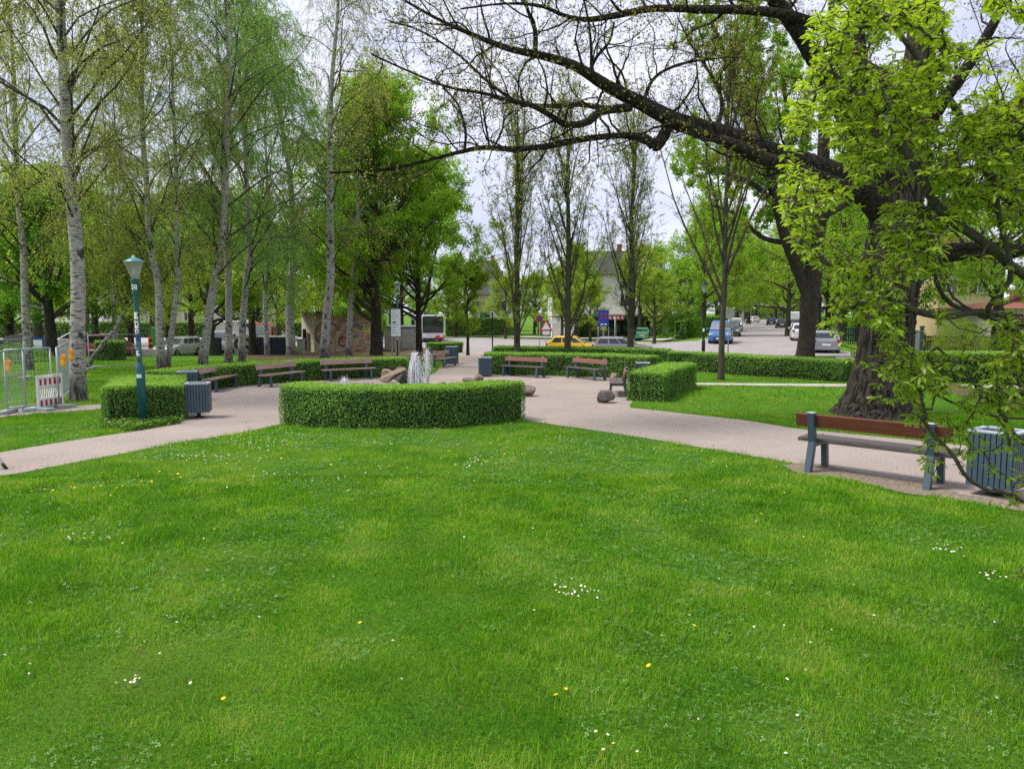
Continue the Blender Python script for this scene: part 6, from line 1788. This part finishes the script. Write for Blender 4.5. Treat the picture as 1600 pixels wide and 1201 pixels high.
# orange advertising figure on the corner lawn
o = thing('pavement_sign', onground(1006, 70), R(-10), 'orange red folding sign on the corner lawn behind the grey car', 'sign')
mb = MB(); mb.bar((0, -.22, 0), (0, -.02, 1.35), .62, .03, (1, 0, 0)); mb.build('front_board', M['orange'], o); mb = MB(); mb.bar((0, .28, 0), (0, .04, 1.33), .60, .03, (1, 0, 0)); mb.build('back_board', M['orange'], o)

# ------------------------------------------------------------------ houses
def house(name, px0, px1, Y, Hw, Hr, Dp, wall, roof, label, wins, rz=0, hip=.25, cat='house', extras=None, base=None):
    a = onground(px0, Y); c = onground(px1, Y); L = c[0] - a[0]; o = thing(name, a, rz, label, cat)
    mb = MB(); mb.box((L / 2, Dp / 2, Hw / 2 - .3), (L, Dp, Hw + .6)); mb.build('wall', M[wall], o)
    e = .45; k = hip * L
    vs = [(-e, -e, Hw), (L + e, -e, Hw), (L + e, Dp + e, Hw), (-e, Dp + e, Hw), (k, Dp / 2, Hw + Hr), (L - k, Dp / 2, Hw + Hr)]
    mb = MB(); mb.add(vs, [(0, 1, 5, 4), (1, 2, 5), (2, 3, 4, 5), (3, 0, 4), (3, 2, 1, 0)]); rf = mb.build('roof', M[roof], o)
    mb = MB(); mb.box((L * .62, Dp / 2, Hw + Hr + .2), (.6, .6, 1.4)); mb.build('chimney', M['roof_red'], rf)
    for (fx, z, w_, h) in wins:
        mb = MB(); x = fx * L
        for (dx, dz, ww, hh) in ((0, h / 2, w_ + .16, .09), (0, -h / 2, w_ + .24, .10), (-w_ / 2, 0, .09, h), (w_ / 2, 0, .09, h), (0, 0, .06, h)):
            mb.box((x + dx, -.03, z + dz), (ww, .10 if hh != .10 else .18, hh))
        f = mb.build('window', M['plaster_white'], o)
        mb = MB(); mb.box((x, -.004, z), (w_ - .06, .02, h - .06)); mb.build('pane', M['window_glass'], f)
    return o, L
vil, L = house('villa', 862, 1044, 100, 8.2, 3.4, 11, 'plaster_white', 'roof_dark', 'large pale villa with a dark hipped roof and a shop on the ground floor',
      [(f, z, 1.15, 1.7) for f in (.08, .23, .38, .62, .80, .93) for z in (4.9, 7.2)])
mb = MB(); mb.box((L * .55, -.9, 3.05), (L * .86, 1.8, .22)); mb.build('canopy', M['plaster_white'], vil, .03)
mb = MB(); mb.box((L * .55, -.05, 1.45), (L * .82, .12, 2.5)); sf = mb.build('shop_front', M['dark_glass'], vil)
mb = MB()
for i in range(9): MB().box((L * (.15 + .1 * i), -.13, 1.45), (.10, .06, 2.5)).build('mullion', M['plaster_white'], sf)
mb = MB(); mb.box((L * .50, -1.84, 2.62), (L * .20, .06, .62)); sg = mb.build('shop_sign', M['sign_red'], vil)
mb = MB(); rr = np.random.default_rng(3)
for i in range(6): mb.box((L * (.415 + .034 * i), -1.88, 2.62), (.28, .02, .34))
mb.build('lettering', M['sign_white'], sg)
mb = MB(); mb.box((L * .18, -1.2, 1.0), (.9, 1.6, 2.4)); mb.build('porch', M['plaster_white'], vil)
mb = MB(); mb.prism([(L * .70, 8.2), (L * .90, 8.2), (L * .80, 10.6)], 'y', -.3, 5); mb.build('gable', M['plaster_cream'], vil)
wh, L = house('white_house', 735, 812, 108, 5.8, .0001 + 2.6, 9, 'plaster_white', 'roof_dark', 'white house with a teal door panel behind the tall clipped hedge', [(.12, 4.2, 1.0, 1.4), (.62, 4.2, 1.2, 1.4), (.85, 4.2, 1.2, 1.4)])
mb = MB(); mb.box((L * .30, -.03, 2.5), (1.3, .10, 1.7)); mb.build('door', M['teal'], wh); mb = MB(); mb.box((L * .30, -.03, 4.6), (1.3, .10, 2.2)); mb.build('panel', M['plaster_yellow'], wh)
house('brick_house', 742, 786, 135, 9.0, 3.6, 9, 'roof_red', 'roof_dark', 'dark roofed house rising between the big maple and the upright trees', [(.3, 7.4, 1.2, 1.5), (.7, 7.4, 1.2, 1.5)])
yh, L = house('yellow_house', 1462, 1560, 68, 6.4, 3.2, 9, 'plaster_yellow', 'roof_red', 'yellow house with shuttered windows behind the young oak', [(.2, 2.0, 1.0, 1.5), (.7, 2.0, 1.0, 1.5), (.2, 4.8, 1.0, 1.5), (.7, 4.8, 1.0, 1.5)])
for fx in (.2, .7):
    for z in (2.0, 4.8):
        for s in (-1, 1):
            mb = MB()
            mb.box((fx * L + s * .86, -.04, z), (.5, .06, 1.55))
            for q in range(8): mb.box((fx * L + s * .86, -.08, z - .65 + q * .19), (.42, .03, .10))
            mb.build('shutter', M['dark_wood'], yh)
ga, L = house('red_garage', 1556, 1680, 54, 2.9, .5, 7, 'plaster_cream', 'roof_red', 'garage with wide red doors at the picture edge', [])
for k in range(2):
    mb = MB(); mb.box((L * (.17 + .30 * k), -.04, 1.25), (L * .28, .10, 2.5)); d = mb.build('door', M['red_gate'], ga)
    mb = MB()
    for q in range(7): mb.box((L * (.17 + .30 * k) - L * .13 + q * L * .043, -.10, 1.25), (.03, .03, 2.4))
    mb.build('door_rib', M['red_gate'], d)
house('end_house', 1146, 1172, 190, 4.5, 3.5, 8, 'plaster_cream', 'roof_red', 'red roofed house glimpsed at the end of the street', [(.3, 2.5, 1.2, 1.4), (.7, 2.5, 1.2, 1.4)])
house('shed_house', 30, 205, 118, 5.5, 3.0, 10, 'plaster_white', 'roof_dark', 'pale house across the parking lot behind the trees', [(.2, 3, 1.2, 1.5), (.5, 3, 1.2, 1.5), (.8, 3, 1.2, 1.5)])
house('pale_block', 205, 420, 132, 8.0, 2.2, 10, 'plaster_cream', 'roof_dark', 'long pale building seen through the birches beyond the white cars', [(f, z, 1.2, 1.5) for f in (.1, .26, .42, .58, .74, .9) for z in (2.6, 6)])

# garden fence, cabinet and wall by the oak
def picket(px0, px1, Y, H, label, mat='dark_wood'):
    a = onground(px0, Y); c = onground(px1, Y); L = c[0] - a[0]; o = thing('garden_fence', a, 0, label, 'fence')
    mb = MB()
    for z in (.3, .75, H - .1): mb.box((L / 2, .03, z), (L, .04, .08))
    mb.build('rail', M[mat], o)
    mb = MB(); n = int(L / .16)
    for i in range(n): mb.box((L * i / n, -.02, H / 2), (.09, .025, H))
    mb.build('pickets', M[mat], o)
    for i in range(int(L / 2.4) + 1):
        mb = MB(); mb.box((min(L, i * 2.4), .10, H / 2), (.12, .12, H + .15)); mb.build('post', M[mat], o)
picket(1445, 1556, 50, 1.15, 'dark brown picket fence in front of the yellow house')
picket(1318, 1352, 60, 1.3, 'dark fence panel past the forked tree', 'navy')
o, L = block('cable_cabinet', 1420, 1436, 48, 1.45, .5, 'concrete', 'pale grey cable cabinet beside the oak trunk', 'cabinet', lid='galv')
mb = MB(); mb.box((L / 2, -.01, .75), (L * .86, .012, 1.2)); mb.build('door', M['galv'], o)
o, L = block('blue_gate_panel', 1437, 1443, 49, 1.7, .1, 'blue_steel', 'narrow blue grey gate panel next to the cable cabinet', 'gate', lid='blue_steel')
